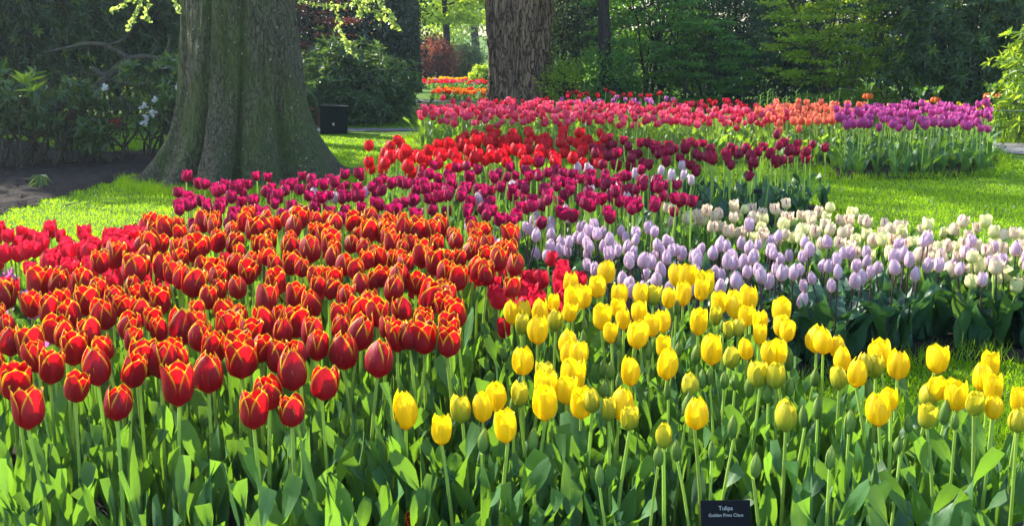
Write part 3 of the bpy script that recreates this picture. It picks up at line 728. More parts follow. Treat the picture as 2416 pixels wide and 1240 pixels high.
# ------------------------------------------------------------------ leaf clouds
def unit(a): return a / (np.linalg.norm(a, axis=-1, keepdims=True) + 1e-9)
def leaf_mesh(name, C, D, L, Wd, mat, roll=1.0, fold=0.25):
    """rhombic folded leaves from foot C along D"""
    n = len(C)
    D = unit(D)
    up = np.tile([0., 0., 1.], (n, 1)) + rng.normal(0, roll, (n, 3))
    S = unit(np.cross(D, up)); Nn = np.cross(S, D)
    L = np.broadcast_to(L, (n,)) * rng.uniform(.75, 1.25, n); w = np.broadcast_to(Wd, (n,)) * rng.uniform(.8, 1.2, n) / 2
    mid = C + D * (L * .45)[:, None] + Nn * (w * fold)[:, None]
    V = np.stack([C, mid + S * w[:, None], C + D * L[:, None] - Nn * (L * .12)[:, None], mid - S * w[:, None]], 1)
    uv = np.tile([[.5, 0], [1, .45], [.5, 1], [0, .45]], (n, 1))
    return mesh_np(name, V.reshape(-1, 3), np.arange(4 * n).reshape(-1, 4), mat, uv, smooth=False)
def rosettes(T, A, k=7, spread=(1.0, 1.7)):
    """k leaves round every tip T with axis A"""
    n = len(T)
    A = unit(A)
    h = unit(np.cross(A, rng.normal(0, 1, (n, 3)))); q = np.cross(A, h)
    ph = np.linspace(0, 2 * PI, k, endpoint=False)[None] + rng.uniform(-.25, .25, (n, k))
    sp = rng.uniform(*spread, (n, k))
    D = A[:, None] * np.cos(sp)[..., None] + (h[:, None] * np.cos(ph)[..., None] + q[:, None] * np.sin(ph)[..., None]) * np.sin(sp)[..., None]
    return np.repeat(T, k, 0), D.reshape(-1, 3)
def blob(n, c, r, shell=0.55, clump=60, sig=0.16, flat=1.0, zmin=0.05):
    """clumped points in an ellipsoid with an uneven outline"""
    K = max(8, n // clump)
    v = unit(rng.normal(0, 1, (K, 3)))
    rad = rng.uniform(shell ** 3, 1, K) ** (1 / 3) * rng.uniform(.86, 1.1, K)
    cc = v * rad[:, None] * r
    P = cc[rng.integers(0, K, n)] + rng.normal(0, 1, (n, 3)) * np.array([sig, sig, sig * flat]) * np.mean(r)
    out = unit(P / np.array(r))
    P = P + np.array(c)
    k = P[:, 2] > zmin
    return P[k], out[k]
def branches(root, foot, c, r, n, bark, r0=0.03, seed=0, spread=0.25):
    q = np.random.default_rng(seed)
    for i in range(n):
        a = q.uniform(0, 2 * PI); e = q.uniform(.2, .95)
        end = np.array(c) + np.array(r) * np.array([math.cos(a) * e, math.sin(a) * e, q.uniform(-.3, .75)])
        st = np.array(foot) + np.array([q.uniform(-spread, spread), q.uniform(-spread, spread), -0.02])
        m1 = st + (end - st) * .35 + np.array([q.normal(0, .08), q.normal(0, .08), .12]); m2 = st + (end - st) * .7 + q.normal(0, .09, 3)
        t = np.linspace(0, 1, 9)[:, None]
        pts = (1 - t) ** 3 * st + 3 * (1 - t) ** 2 * t * m1 + 3 * (1 - t) * t * t * m2 + t ** 3 * end
        pts[1:-1] += q.normal(0, .012, (7, 3))
        mb = MB(); rr = r0 * q.uniform(.6, 1.2); mb.tube(pts, np.linspace(rr, rr * .25, 9), 5, False)
        for s in range(3):
            j = q.integers(3, 8); e2 = pts[j] + (q.normal(0, 1, 3) * np.array(r) * .45 + np.array([0, 0, .12]))
            tt = np.linspace(0, 1, 5)[:, None]
            pp = pts[j] + (e2 - pts[j]) * tt; pp[1:-1] += q.normal(0, .02, (3, 3))
            mb.tube(pp, np.linspace(rr * .4, rr * .12, 5), 4, False)
        link('branch', mb.mesh('branch', bark), root, tuple(-np.array(root.location)))
def crown(root, P, D, L, Wd, mat, name='crown', roll=1.0):
    o = link(name, leaf_mesh(name, P - np.array(root.location), D, L, Wd, mat, roll), root)
    return o
def shrub(name, label, cat, px, Y, rx, ry, h, mode, mat, n, L, Wd, nb=6, bark='dark_bark', group=None, shell=.5, clump=60, sig=.16, z0=None, zc=None, r0=.03, gy=0.0, seed=0):
    x = (px - W0 / 2) / FPX * Y / (math.cos(PITCH)) * 1.0
    x = aty(px, HORIZON, Y)[0]
    root = thing(name, (x, Y, 0), label, cat, group)
    rz = h / 2 if zc is None else h - zc
    c = (x, Y, h / 2 if zc is None else zc); r = (rx, ry, rz)
    branches(root, (x, Y, 0), c, r, nb, M[bark], r0, seed + int(px) + 1000)
    if mode == 'rosette':
        k = 7
        P, out = blob(n // k, c, r, shell, max(6, clump // k), sig)
        C, D = rosettes(P, out + np.array([0, 0, .5]) + rng.normal(0, .35, P.shape), k)
        if h > 2 and mat == 'rhodo':
            m_ = np.repeat(rng.uniform(0, 1, len(P)) < .10, k)  # some rosettes get the brighter colour to show sun catching them
            crown(root, C[m_], D[m_], L, Wd, M['rhodo_sunlit'], 'sunlit_leaves'); C, D = C[~m_], D[~m_]
    elif mode == 'layer':
        P, out = blob(n, c, r, shell, clump, sig, 0.18)
        C, D = P, np.concatenate([rng.normal(0, 1, (len(P), 2)), rng.normal(-.15, .3, (len(P), 1))], 1)
    elif mode == 'needle':
        P, out = blob(n, c, r, shell, clump, sig, .5)
        C, D = P, out * .8 + rng.normal(0, .6, P.shape) + np.array([0, 0, -.15])
    else:
        P, out = blob(n, c, r, shell, clump, sig)
        C, D = P, out * .6 + rng.normal(0, .8, P.shape)
    if bark == 'twig_bark' and mode == 'rosette':
        # near enough to tell the leaves apart: three hundred by themselves, the rest joined
        pool = [make_leaf(M[mat], L * random.uniform(.9, 1.15), Wd * 1.1, 0.0, random.uniform(.3, .9), 40 + i, 6, 3, .25, 1.5, .002) for i in range(4)]
        near = np.argsort(C[:, 1])[:300]; rest = np.ones(len(C), bool); rest[near] = False
        for i in near:
            qd = Vector(D[i]).to_track_quat('Z', 'Y') @ Euler((0, 0, random.uniform(0, 6.28))).to_quaternion()
            lo = link('leaf', random.choice(pool), root, tuple(C[i] - np.array(root.location)), qd.to_euler())
            q_ = random.uniform(.8, 1.15); lo.scale = (q_, q_, q_)
        C, D = C[rest], D[rest]
        tag(crown(root, C, D, L, Wd, M[mat]), kind='stuff')
        return root
    crown(root, C, D, L, Wd, M[mat], roll=.5 if mode == 'layer' else 1.0)
    return root

# ------------------------------------------------------------------ the old beech
def trunk_mesh(prof, lobes, grooves, ztop, mat, nth=150, nz=110, rough_a=0.012, seed=3, zpow=1.7, lean=(0, 0), ribs=0.0, dent=None, flare_dirs=()):
    q = np.random.default_rng(seed)
    z = ztop * np.linspace(0, 1, nz) ** zpow - 0.03
    th = np.linspace(0, 2 * PI, nth, endpoint=False)
    Z, T = np.meshgrid(z, th, indexing='ij')
    r = np.interp(Z, [p[0] for p in prof], [p[1] for p in prof])
    foot = np.exp(-np.clip(Z, 0, 9) / 0.32)
    for a, w, amp in lobes:
        dd = np.angle(np.exp(1j * (T - a)))
        r = r + amp * np.exp(-(dd / w) ** 2) * foot
    for a, w, amp, fz in grooves:
        dd = np.angle(np.exp(1j * (T - a - 0.10 * np.sin(Z * 1.9 + a))))
        r = r - amp * np.exp(-(dd / w) ** 2) * (1 + fz * foot)
    for k in range(14):
        m = q.integers(2, 9); r = r + rough_a * q.uniform(.2, 1) * np.sin(m * T + q.uniform(0, 6)) * np.sin(Z * q.uniform(1, 6) + q.uniform(0, 6))
    if ribs:
        ph = np.zeros_like(T)
        for k in range(5): ph += .9 * np.sin(Z * (3 + 2.3 * k) + q.uniform(0, 6) + T * q.integers(1, 5)) / (1 + .5 * k)
        r = r + ribs * np.abs(np.sin(14 * T + ph)) + ribs * .6 * np.abs(np.sin(23 * T - ph * 1.3))
    if dent:
        a, zc, wa, wz, amp = dent
        r = r - amp * np.exp(-((np.angle(np.exp(1j * (T - a))) / wa) ** 2) ** 2 - (((Z - zc) / wz) ** 2) ** 2)
    P = np.stack([r * np.cos(T) + lean[0] * Z, r * np.sin(T) + lean[1] * Z, Z], -1)
    b = MB(); b.grid(P, True, np.stack([T / 6.283, Z], -1))
    return b.mesh('trunk', mat)
BX, BY = aty(578, 425, 9.1)[0], 9.25
beech = thing('beech_tree', (BX, BY, 0), 'massive mossy old beech with flaring buttress roots on the lawn', 'tree')
tm = trunk_mesh([(-.1, .78), (0, .72), (.08, .665), (.2, .60), (.35, .535), (.55, .49), (.8, .462), (1.4, .43), (3, .41), (6, .36)],
                [(R(-162), .26, .20), (R(-128), .12, .12), (R(-98), .11, .14), (R(-66), .13, .12), (R(-28), .22, .22), (R(20), .3, .1), (R(80), .3, .1), (R(140), .3, .1)],
                [(R(-112), .06, .05, 2.2), (R(-80), .05, .045, 2.2), (R(-46), .09, .035, 2.4), (R(-146), .08, .03, 2.2), (R(-94), .04, .016, 1.5), (R(-62), .04, .016, 1.5)], 6.0, M['beech_bark'], nth=260, nz=150, lean=(-.012, 0), ribs=.010)
link('trunk', tm, beech)
def limb(root, pts, r0, r1, bark, n=8, name='branch'):
    pts = np.asarray(pts, float) - np.array(root.location)
    m = len(pts); t = np.linspace(0, m - 1, m * 5)
    q = np.stack([np.interp(t, range(m), pts[:, k]) for k in range(3)], 1)
    for _ in range(3): q[1:-1] = (q[:-2] + q[1:-1] * 2 + q[2:]) / 4
    b = MB(); b.tube(q, np.linspace(r0, r1, len(q)), n, False)
    return link(name, b.mesh(name, bark), root)
# the high crown, above the picture: sparse young leaves that dapple the beds
P, out = blob(3600, (BX - 2.3, BY, 7.0), (3.0, 1.5, 1.2), .1, 110, .12)
crown(beech, P, rng.normal(0, 1, P.shape), .085, .06, M['pale_leaf'])
# surface roots snaking into the grass
for pts in ([(300, 430), (345, 428), (400, 410), (470, 385)], [(845, 408), (810, 412), (770, 395), (720, 380)], [(600, 440), (590, 432), (585, 415), (580, 380)], [(470, 445), (500, 438), (520, 425), (540, 390)]):
    P = [onz(px, py, z) for (px, py), z in zip(pts, (-.01, .02, .05, .10))]
    limb(beech, P, .035, .13, M['beech_bark'], 10, 'root')
limb(beech, [(BX, BY, 3.1), (BX + .6, BY - .7, 3.4), (BX + 1.0, BY - 1.6, 3.0), (BX + 1.4, BY - 2.2, 2.2)], .12, .02, M['beech_bark'])
limb(beech, [(BX - .1, BY, 3.4), (BX - .8, BY - .9, 3.5), (BX - 1.3, BY - 1.8, 3.0), (BX - 1.4, BY - 2.3, 2.2)], .10, .02, M['beech_bark'])
for a in (0.4, 1.5, 2.6, 4.0):
    limb(beech, [(BX, BY, 4.6 + a * .2), (BX + 1.2 * math.cos(a), BY + 1.2 * math.sin(a), 6.2), (BX + 2.4 * math.cos(a), BY + 2.4 * math.sin(a), 7.2)], .17, .05, M['beech_bark'])
lf = make_leaf(M['pale_leaf'], 0.046, 0.030, 0.1, 0.9, 5, 5, 3, .4)
lf2 = make_leaf(M['pale_leaf'], 0.040, 0.022, 0.3, 1.3, 6, 5, 3, .6)
lf.name = lf2.name = 'young_leaf'
for Yt, pl in ((7.0, [(345, -40), (300, 0), (266, 20)]), (7.0, [(350, -40), (322, 20), (300, 66)]), (7.0, [(360, -30), (345, 15), (348, 44)]), (7.0, [(425, -30), (412, 0), (421, 20)]),
               (7.0, [(640, -40), (720, 2), (780, 10), (850, 4), (900, -12)]), (7.0, [(800, -40), (850, 8), (893, 28), (922, 46), (944, 66)]), (7.0, [(770, -30), (796, 30), (800, 62), (818, 95), (831, 130)]), (7.0, [(880, -30), (905, 10), (932, 40)]), (7.0, [(835, -30), (852, 18), (846, 28)])):
    P = [aty(px, py, Yt + .04 * k) for k, (px, py) in enumerate(pl)]
    tw = limb(beech, P, .004, .0012, M['twig_bark'], 5, 'twig')
    L = len(P); cnt = int(sum(math.dist(P[i], P[i + 1]) for i in range(L - 1)) / .021)
    for i in range(cnt):
        t = (i + .5) / cnt * (L - 1); k = min(L - 2, int(t)); p = P[k] + (P[k + 1] - P[k]) * (t - k) - np.array(beech.location)
        if p[2] > 1.62: continue
        o = link('young_leaf', random.choice((lf, lf2)), tw, tuple(p), (PI + random.uniform(-.6, .6), random.uniform(-.5, .5), random.uniform(0, 6.28)))
        s = random.uniform(.7, 1.1); o.scale = (s, s, s)

# ------------------------------------------------------------------ the oak behind the far bed
OX, OY = aty(1225, 240, 18.2)[0], 18.2
oak = thing('oak_tree', (OX, OY, 0), 'thick furrowed brown oak trunk with a dark hollow behind the far bed', 'tree')
link('trunk', trunk_mesh([(-.1, .58), (0, .52), (.15, .46), (.4, .425), (.8, .43), (1.2, .455), (1.6, .475), (2.2, .45), (5, .40)], [(R(-150), .3, .08), (R(-40), .3, .07), (R(60), .3, .1)], [], 5.5, M['oak_bark'], nth=220, nz=140, rough_a=.010, seed=8, zpow=1.3, ribs=.04, dent=(R(-38), 1.42, .20, .24, .11)), oak)
for a in (0.3, 1.6, 2.8, 4.4, 5.4):
    limb(oak, [(OX, OY, 4.4), (OX + 1.5 * math.cos(a), OY + 1.5 * math.sin(a), 6), (OX + 3 * math.cos(a), OY + 3 * math.sin(a), 7)], .2, .05, M['oak_bark'])

# ------------------------------------------------------------------ shrubs and trees, far to near
def bgtree(label, px, Y, tr, crown_z, crown_r, mat, n, L, Wd, mode='layer', bark='dark_bark', group=None, name='tree', trunk_h=None, shell=.3):
    x = aty(px, HORIZON, Y)[0]
    root = thing(name, (x, Y, 0), label, 'tree', group)
    b = MB(); th_ = trunk_h or crown_z + .5
    z = np.linspace(-.05, th_, 9)
    pts = np.stack([.05 * np.sin(z * 1.3 + px), .05 * np.cos(z * 1.1 + px), z], -1)
    b.tube(pts, tr * np.linspace(1.25, .6, 9) * np.where(z < .1, 1.3, 1), 10, False)
    link('trunk', b.mesh('trunk', M[bark]), root)
    q = np.random.default_rng(int(px) + 1000)
    for k in range(6):
        a = q.uniform(0, 6.28); z0 = q.uniform(.45, .95) * th_
        e = np.array([x + crown_r[0] * .8 * math.cos(a), Y + crown_r[1] * .8 * math.sin(a), z0 + q.uniform(-.3, .8)])
        limb(root, [(x, Y, z0), (x + (e[0] - x) * .5, Y + (e[1] - Y) * .5, z0 + .25), tuple(e)], tr * .35, tr * .08, M[bark], 5)
    P, out = blob(n, (x, Y, crown_z), crown_r, shell, 70, .13, .3 if mode == 'layer' else 1, zmin=.35)
    D = np.concatenate([rng.normal(0, 1, (len(P), 2)), rng.normal(-.15, .35, (len(P), 1))], 1) if mode == 'layer' else out * .6 + rng.normal(0, .8, P.shape)
    crown(root, P, D, L, Wd, M[mat], roll=.6)
    return root
# far pale trees at the end of the glade
for i, (px, Y, lab) in enumerate([(915, 62, 'far pale tree deep in the glade beside the dark conifer trunk'), (985, 55, 'far pale tree over the distant flower beds'), (1062, 66, 'farthest hazy tree in the middle of the glade'), (1120, 52, 'far pale tree just beside the oak trunk'), (1210, 60, 'far pale tree hidden behind the oak trunk'), (1310, 50, 'far pale tree showing between the oak and the hedge'), (1400, 58, 'far pale tree behind the slim dark trunk')]):
    bgtree(lab, px, Y, .16, 3.2, (2.6, 2.0, 2.9), ('hornbeam', 'lime')[i % 2], 6000, .16, .11, mode='x', group='far trees across the glade', name='deciduous_tree')
bgtree('bright lime green maple hanging over the distant beds', 1050, 30, .09, 2.35, (1.5, 1.3, 1.1), 'lime', 9000, .10, .075, name='maple_tree', shell=.1)
bgtree('lime green maple with branches hanging in front of the oak', 1195, 22, .07, 2.2, (1.0, .8, .85), 'lime', 5500, .08, .06, name='maple_tree', shell=.1)
bgtree('tall dark trunked tree beside the blue green holly', 938, 19.0, .15, 3.6, (1.4, 1.2, 1.6), 'holly', 6000, .07, .03, 'x', name='conifer_tree', trunk_h=9)
bgtree('dark trunk standing just behind the conifer trunk', 968, 23.0, .13, 4.2, (1.4, 1.2, 1.6), 'hornbeam', 4000, .08, .05, 'x', name='woodland_tree', trunk_h=9)
bgtree('slim dark trunk rising between the oak and the hedge', 1421, 17.1, .085, 3.6, (1.5, 1.2, 1.8), 'hornbeam', 7000, .08, .05, name='woodland_tree', trunk_h=4)
shrub('maple_shrub', 'rust red rounded shrub beyond the distant flower beds', 'shrub', 1018, 29, .60, .6, .98, 'x', 'rust_leaf', 6000, .07, .045, nb=8, zc=.5)
shrub('round_shrub', 'grey green rounded shrub beside the rust red one', 'shrub', 1092, 30, .55, .6, .80, 'x', 'grey_leaf', 5000, .07, .045, zc=.4)
shrub('golden_shrub', 'small bright golden shrub at the left foot of the oak', 'shrub', 1132, 26, .22, .25, .42, 'x', 'lime', 1600, .05, .035, zc=.22)
for px, Y, lab in ((120, 19.5, 'tall woodland tree behind the left end of the thicket'), (-45, 15.8, 'tall woodland tree left of the thicket'), (-190, 18.5, 'tall woodland tree farthest to the left')):
    bgtree(lab, px, Y, .20, 8.0, (1.6, 1.4, 1.6), 'hornbeam', 3800 if px == -45 else 900, .10, .07, name='woodland_tree', trunk_h=9, shell=.1)
# right hand hedge
shrub('yew_shrub', 'pale green upright conifer beside the oak trunk', 'shrub', 1345, 20.5, .85, .7, 2.9, 'needle', 'grey_leaf', 12000, .07, .022, bark='dark_bark')
shrub('laurel_shrub', 'low yellow green shrub between oak and hedge', 'shrub', 1375, 17.6, .62, .5, .78, 'x', 'lime', 4200, .055, .032, zc=.35, nb=9)
shrub('young_shrub', 'leafy green shrub with upright shoots under the slim trunk', 'shrub', 1440, 17.0, .45, .4, 1.0, 'x', 'hornbeam', 5000, .055, .03, nb=9)
hx = thing('yew_hedge', (aty(1880, 75, 20.5)[0], 20.5, 0), 'long dark yew hedge closing off the garden behind the shrubs', 'hedge')
n = 42000
P = np.stack([rng.uniform(-4.6, 5.2, n), rng.normal(0, .35, n), rng.uniform(.03, 3.0, n)], 1); P[:, 1] += .3 * np.sin(P[:, 0] * 2) * np.cos(P[:, 2] * 2)
link('crown', leaf_mesh('crown', P, rng.normal(0, 1, (n, 3)) + np.array([0, -.5, -.2]), .13, .05, M['yew']), hx)
shrub('hornbeam_shrub', 'tall mid green shrub with layered sprays at the hedge end', 'shrub', 1555, 17.6, 1.05, .8, 3.0, 'layer', 'hornbeam', 21000, .062, .036, nb=9, sig=.11, clump=90)
shrub('yew_shrub', 'dark green yew bush next to the layered shrub', 'shrub', 1715, 18.2, .95, .8, 3.0, 'needle', 'yew', 20000, .075, .022, sig=.12)
shrub('yew_shrub', 'darkest yew bush behind the lime green maple', 'shrub', 1880, 18.8, 1.1, .8, 3.0, 'needle', 'yew', 17000, .075, .022, sig=.12)
shrub('hazel_shrub', 'layered green shrub low in front of the yew bushes', 'shrub', 1655, 16.9, .75, .5, 1.5, 'layer', 'hornbeam', 9000, .058, .034, sig=.11, clump=90, nb=8)
shrub('maple_shrub', 'airy lime green maple shrub against the dark yew', 'shrub', 1965, 16.3, 1.0, .6, 2.7, 'layer', 'lime', 13000, .058, .045, nb=10, bark='twig_bark', sig=.09, clump=70, shell=.2, r0=.025)
shrub('maple_shrub', 'thin lime green maple shrub beside the dark rhododendron', 'shrub', 2125, 16.0, .65, .5, 2.5, 'layer', 'lime', 7000, .055, .042, nb=8, bark='twig_bark', sig=.09, clump=60, shell=.2, r0=.022)
shrub('rhododendron', 'large dark glossy rhododendron at the end of the hedge', 'shrub', 2290, 15.6, 1.15, .8, 3.2, 'rosette', 'rhodo', 19000, .12, .038, nb=8, sig=.13)
shrub('rhododendron', 'dark rhododendron continuing the hedge past the picture edge', 'shrub', 2500, 16.4, 1.1, .8, 3.2, 'rosette', 'rhodo', 12000, .12, .038, nb=8, sig=.13)
shrub('rhododendron', 'sunlit light green rhododendron beside the path end', 'shrub', 2478, 12.4, .46, .5, 1.25, 'rosette', 'rhodo_sunlit', 5200, .10, .034, nb=9, bark='twig_bark', sig=.16)
# behind the beech
shrub('holly_tree', 'tall blue green holly behind the low rhododendron', 'tree', 845, 17.6, .95, .8, 3.2, 'x', 'holly', 22000, .065, .034, sig=.14)
shrub('holly_tree', 'dark holly half hidden behind the beech trunk', 'tree', 690, 18.4, 1.1, .8, 3.2, 'x', 'holly', 16000, .07, .036, sig=.14)
shrub('berberis_shrub', 'thin bronze leaved shrub with bare branches behind the beech', 'shrub', 745, 16.2, .6, .4, 2.4, 'layer', 'rust_leaf', 2600, .045, .028, nb=11, bark='twig_bark', sig=.12, clump=40, shell=.2, r0=.016)
shrub('rhododendron', 'low spreading dark rhododendron mound beside the path', 'shrub', 812, 15.2, .90, .8, .98, 'rosette', 'rhodo', 17000, .10, .032, nb=10, zc=.42, sig=.13)
# the left thicket
for px, Y, lab in ((-330, 14.5, 'tallest dark rhododendron beyond the left end of the thicket'), (-480, 12.6, 'tall dark rhododendron farthest left of the thicket'), (-80, 15.5, 'tall dark rhododendron at the left end of the thicket'), (95, 16.2, 'tall dark rhododendron behind the drooping leafy stem'), (270, 16.8, 'tall dark rhododendron behind the mossy forked limb'), (430, 17.4, 'tall dark rhododendron close behind the beech trunk')):
    shrub('rhododendron', lab, 'shrub', px, Y, 1.15 if px > -300 else 1.7, .8, 3.0 if px > -300 else 5.6, 'rosette', 'rhodo', 15000 if px > -300 else 26000, .12, .040, nb=8, group='rhododendrons of the left thicket', sig=.13, shell=.35)
hx = thing('sunlit_hedge', (aty(150, 75, 21)[0], 21, 0), 'bright green hedge glinting through gaps far behind the left thicket', 'hedge')  # lime leaf colour stands in for sunlit foliage behind the gaps
n = 13000
P = np.stack([rng.uniform(-5, 5.6, n), rng.normal(0, .35, n), rng.uniform(.02, 3.0, n)], 1)
link('crown', leaf_mesh('crown', P, rng.normal(0, 1, (n, 3)), .13, .07, M['lime']), hx)
m = thing('mossy_tree', tuple(aty(160, 400, 11.6)[:2]) + (0,), 'leaning mossy limb forking low inside the left thicket', 'tree')
A = lambda px, py, y=11.6: aty(px, py, y)
limb(m, [A(145, 350), A(165, 300), A(190, 255), A(245, 190), A(300, 140)], .085, .035, M['twig_bark'], name='trunk')
limb(m, [A(300, 140), A(340, 134), A(380, 140), A(398, 115), A(400, 80)], .035, .012, M['twig_bark'])
limb(m, [A(302, 140), A(255, 108), A(215, 102), A(170, 110), A(100, 125)], .032, .012, M['twig_bark'])
limb(m, [A(256, 108), A(290, 95), A(312, 70), A(330, 20)], .018, .006, M['twig_bark'])
limb(m, [A(215, 160), A(255, 185), A(320, 205), A(365, 190)], .03, .008, M['twig_bark'])
for px, Y, rx, h, lab, nn in ((-60, 9.9, .7, .95, 'low leggy rhododendron at the left picture edge', 750), (70, 10.2, .6, .95, 'low rhododendron with bare stems left of the mossy limb', 600), (215, 10.5, .55, .75, 'low rhododendron with bare stems over the red tulips', 550), (375, 10.9, .55, .98, 'low rhododendron with white flower trusses beside the beech', 700)):
    s = shrub('rhododendron', lab, 'shrub', px, Y, rx, .5, h, 'rosette', 'rhodo', nn, .105, .034, nb=24, bark='twig_bark', group='leggy rhododendrons in the border', shell=.45, sig=.14, zc=h * .62, r0=.014)
    if px == 375:
        for fx, fy in ((365, 236), (340, 252), (361, 266), (420, 207), (343, 280), (340, 292), (248, 208)):
            p = aty(fx, fy, 10.32) - np.array(s.location)
            P_, D_ = rosettes(np.tile(p, (9, 1)) + rng.normal(0, .012, (9, 3)), rng.normal(0, .5, (9, 3)) + np.array([0, -.6, .8]), 5, (.5, 1.1))
            link('flower_truss', leaf_mesh('flower_truss', P_, D_, .026, .020, M['rhodo_white']), s)
# two stray sprays caught by the sun
for (fx, fy, Y, lab, mt) in ((58, 205, 9.4, 'sunlit rhododendron shoot standing up at the left thicket', 'rhodo_sunlit'), (84, 425, 8.6, 'drooping rhododendron shoot low over the dark soil', 'rhodo')):
    p = aty(fx, fy, Y); s = thing('rhododendron_shoot', (p[0] - .25, p[1] + .4, 0), lab, 'shrub')
    limb(s, [(p[0] - .25, p[1] + .4, 0), (p[0] - .2, p[1] + .3, p[2] * .7), tuple(p)], .010, .004, M['twig_bark'])
    b0 = np.array(s.location)
    for k in range(3):
        q = p + rng.normal(0, .045, 3)
        C, D = rosettes(q[None], np.array([[0, -.2, 1.0 if fy < 300 else -.6]]), 8, (.5, 1.4))
        for i in range(8):
            link('leaf', leaf_mesh('leaf', C[i:i + 1] - b0, D[i:i + 1], .13, .038, M[mt], .3), s)


# ------------------------------------------------------------------ crown imperials above the far bed
bell = make_bloom(M['petal_orange'], .85, .95, 3, 5, 3, joined=True); bell.name = 'bell'
tuft = make_leaf(M['tulip_leaf'], .14, .018, .5, 1.3, 4, 5, 3)
spike = make_leaf(M['tulip_leaf'], .16, .022, .4, 1.4, 9, 5, 3)
def imperial(px, py, Y, label, orange=True):
    top = aty(px, py, Y)
    r = thing('crown_imperial', (top[0], Y, 0), label, 'flower', 'crown imperials above the far bed')
    h = top[2] - .05
    b = MB(); z = np.linspace(0, h, 5); b.tube(np.stack([0 * z, 0 * z, z], -1), np.linspace(.008, .006, 5), 6, False)
    link('stem', b.mesh('stem', M['stem_green']), r)
    for i in range(11): link('leaf', tuft, r, (0, 0, h - .005), (0, random.uniform(-.3, .1), i * .571 + random.uniform(-.1, .1)))
    for i in range(10): link('leaf', spike, r, (0, 0, h * random.uniform(.15, .6)), (0, 0, i * 2.4))
    if orange:
        for i in range(6):
            a = i * PI / 3
            link('bell', bell, r, (.028 * math.cos(a), .028 * math.sin(a), h - .004), (PI - .25 * math.sin(a), .25 * math.cos(a), a), (.062, .062, .062))
imperial(2050, 208, 12.3, 'orange crown imperial against the dark end of the maple')
imperial(2173, 218, 12.3, 'crown imperial with a yellow green tuft and no open bells', False)
imperial(2210, 217, 12.4, 'orange crown imperial just behind the purple tulips')
imperial(2335, 208, 12.5, 'tall orange crown imperial near the sunlit rhododendron')
imperial(2362, 208, 12.7, 'orange crown imperial half hidden by the sunlit rhododendron')
# leafy stems along the foot of the hedge
for i in range(17):
    px = 1800 + i * 13.5 + random.uniform(-5, 5); Y = random.uniform(14.2, 15.0)
    x = aty(px, 75, Y)[0]; h = random.uniform(.34, .47)
    r = thing('leafy_stem', (x, Y, 0), 'upright pale green leafy stem at the foot of the hedge', 'plant', 'leafy stems along the hedge foot')
    b = MB(); z = np.linspace(0, h, 4); b.tube(np.stack([.01 * z, 0 * z, z], -1), .005, 5, False); link('stem', b.mesh('stem', M['stem_green']), r)
    for k in range(14): link('leaf', tuft, r, (0, 0, h * (.35 + .65 * k / 13)), (0, .2, k * 2.4), (.8 * (1.2 - .05 * k),) * 3)

# ------------------------------------------------------------------ distant flower beds
def far_flower(mats):
    b = MB(); V = []
    d = 0.055
    bl = make_bloom(mats[0], .85, .8, 3, 4, 5, joined=True)
    vs = np.empty(len(bl.vertices) * 3, np.float32); bl.vertices.foreach_get('co', vs); vs = vs.reshape(-1, 3)
    fs = np.array([list(p.vertices) for p in bl.polygons])
    b.add(vs * .075 + np.array([0, 0, .20]), fs); nb_ = len(fs)
    b.tube([(0, 0, 0), (0, 0, .1), (0, 0, .2)], .006, 4, False)
    for a in range(4):
        c, s_ = math.cos(a * 1.57), math.sin(a * 1.57)
        P = np.array([[(-.016 * s_, .016 * c, 0), (.016 * s_, -.016 * c, 0)], [(.05 * c - .02 * s_, .05 * s_ + .02 * c, .11), (.05 * c + .02 * s_, .05 * s_ - .02 * c, .11)], [(.09 * c, .09 * s_, .17), (.091 * c, .091 * s_, .17)]])
        b.grid(P)
    nf = sum(len(f) for f in b.F)
    return mesh_np('distant_tulip', np.concatenate(b.V), np.concatenate(b.F), list(mats), np.concatenate(b.U), True, [0] * nb_ + [1] * (nf - nb_))
ff = {k: far_flower((M[m], M['tulip_leaf'])) for k, m in (('orange', 'petal_orange'), ('red', 'petal_red'), ('yellow', 'petal_yellow'), ('pink', 'petal_pink'), ('mauve', 'petal_mauve'))}
def farbed(poly, colours, n, label, group):
    pts = [tuple(onz(px, py)[:2]) for px, py in poly]
    xs = [p[0] for p in pts]; ys = [p[1] for p in pts]; k = 0
    while k < n:
        x, y = random.uniform(min(xs), max(xs)), random.uniform(min(ys), max(ys))
        if not inside(pts, x, y): continue
        cname = colours((y - min(ys)) / (max(ys) - min(ys)))
        o = link(cname + '_tulip_far', ff[cname], None, (x, y, 0), (random.gauss(0, .1), random.gauss(0, .1), random.uniform(0, 6.28)))
        s = random.uniform(.85, 1.2); o.scale = (s, s, s * .55); o.name = 'distant_%s_tulip' % cname
        tag(o, label % cname, 'tulip', group); k += 1
farbed([(1015, 238), (1160, 241), (1170, 228), (1035, 226)], lambda v: 'orange' if random.random() < .75 else 'red', 110, 'tiny %s tulip in the bed left of the oak foot', 'tulips in the orange bed by the oak')
farbed([(945, 210), (1030, 212), (1150, 211), (1150, 197), (950, 199)], lambda v: ('yellow' if v > .62 else ('red' if random.random() < .65 else ('pink' if random.random() < .5 else 'mauve'))), 190, 'tiny %s tulip in the farthest bed across the glade', 'tulips in the farthest bed')

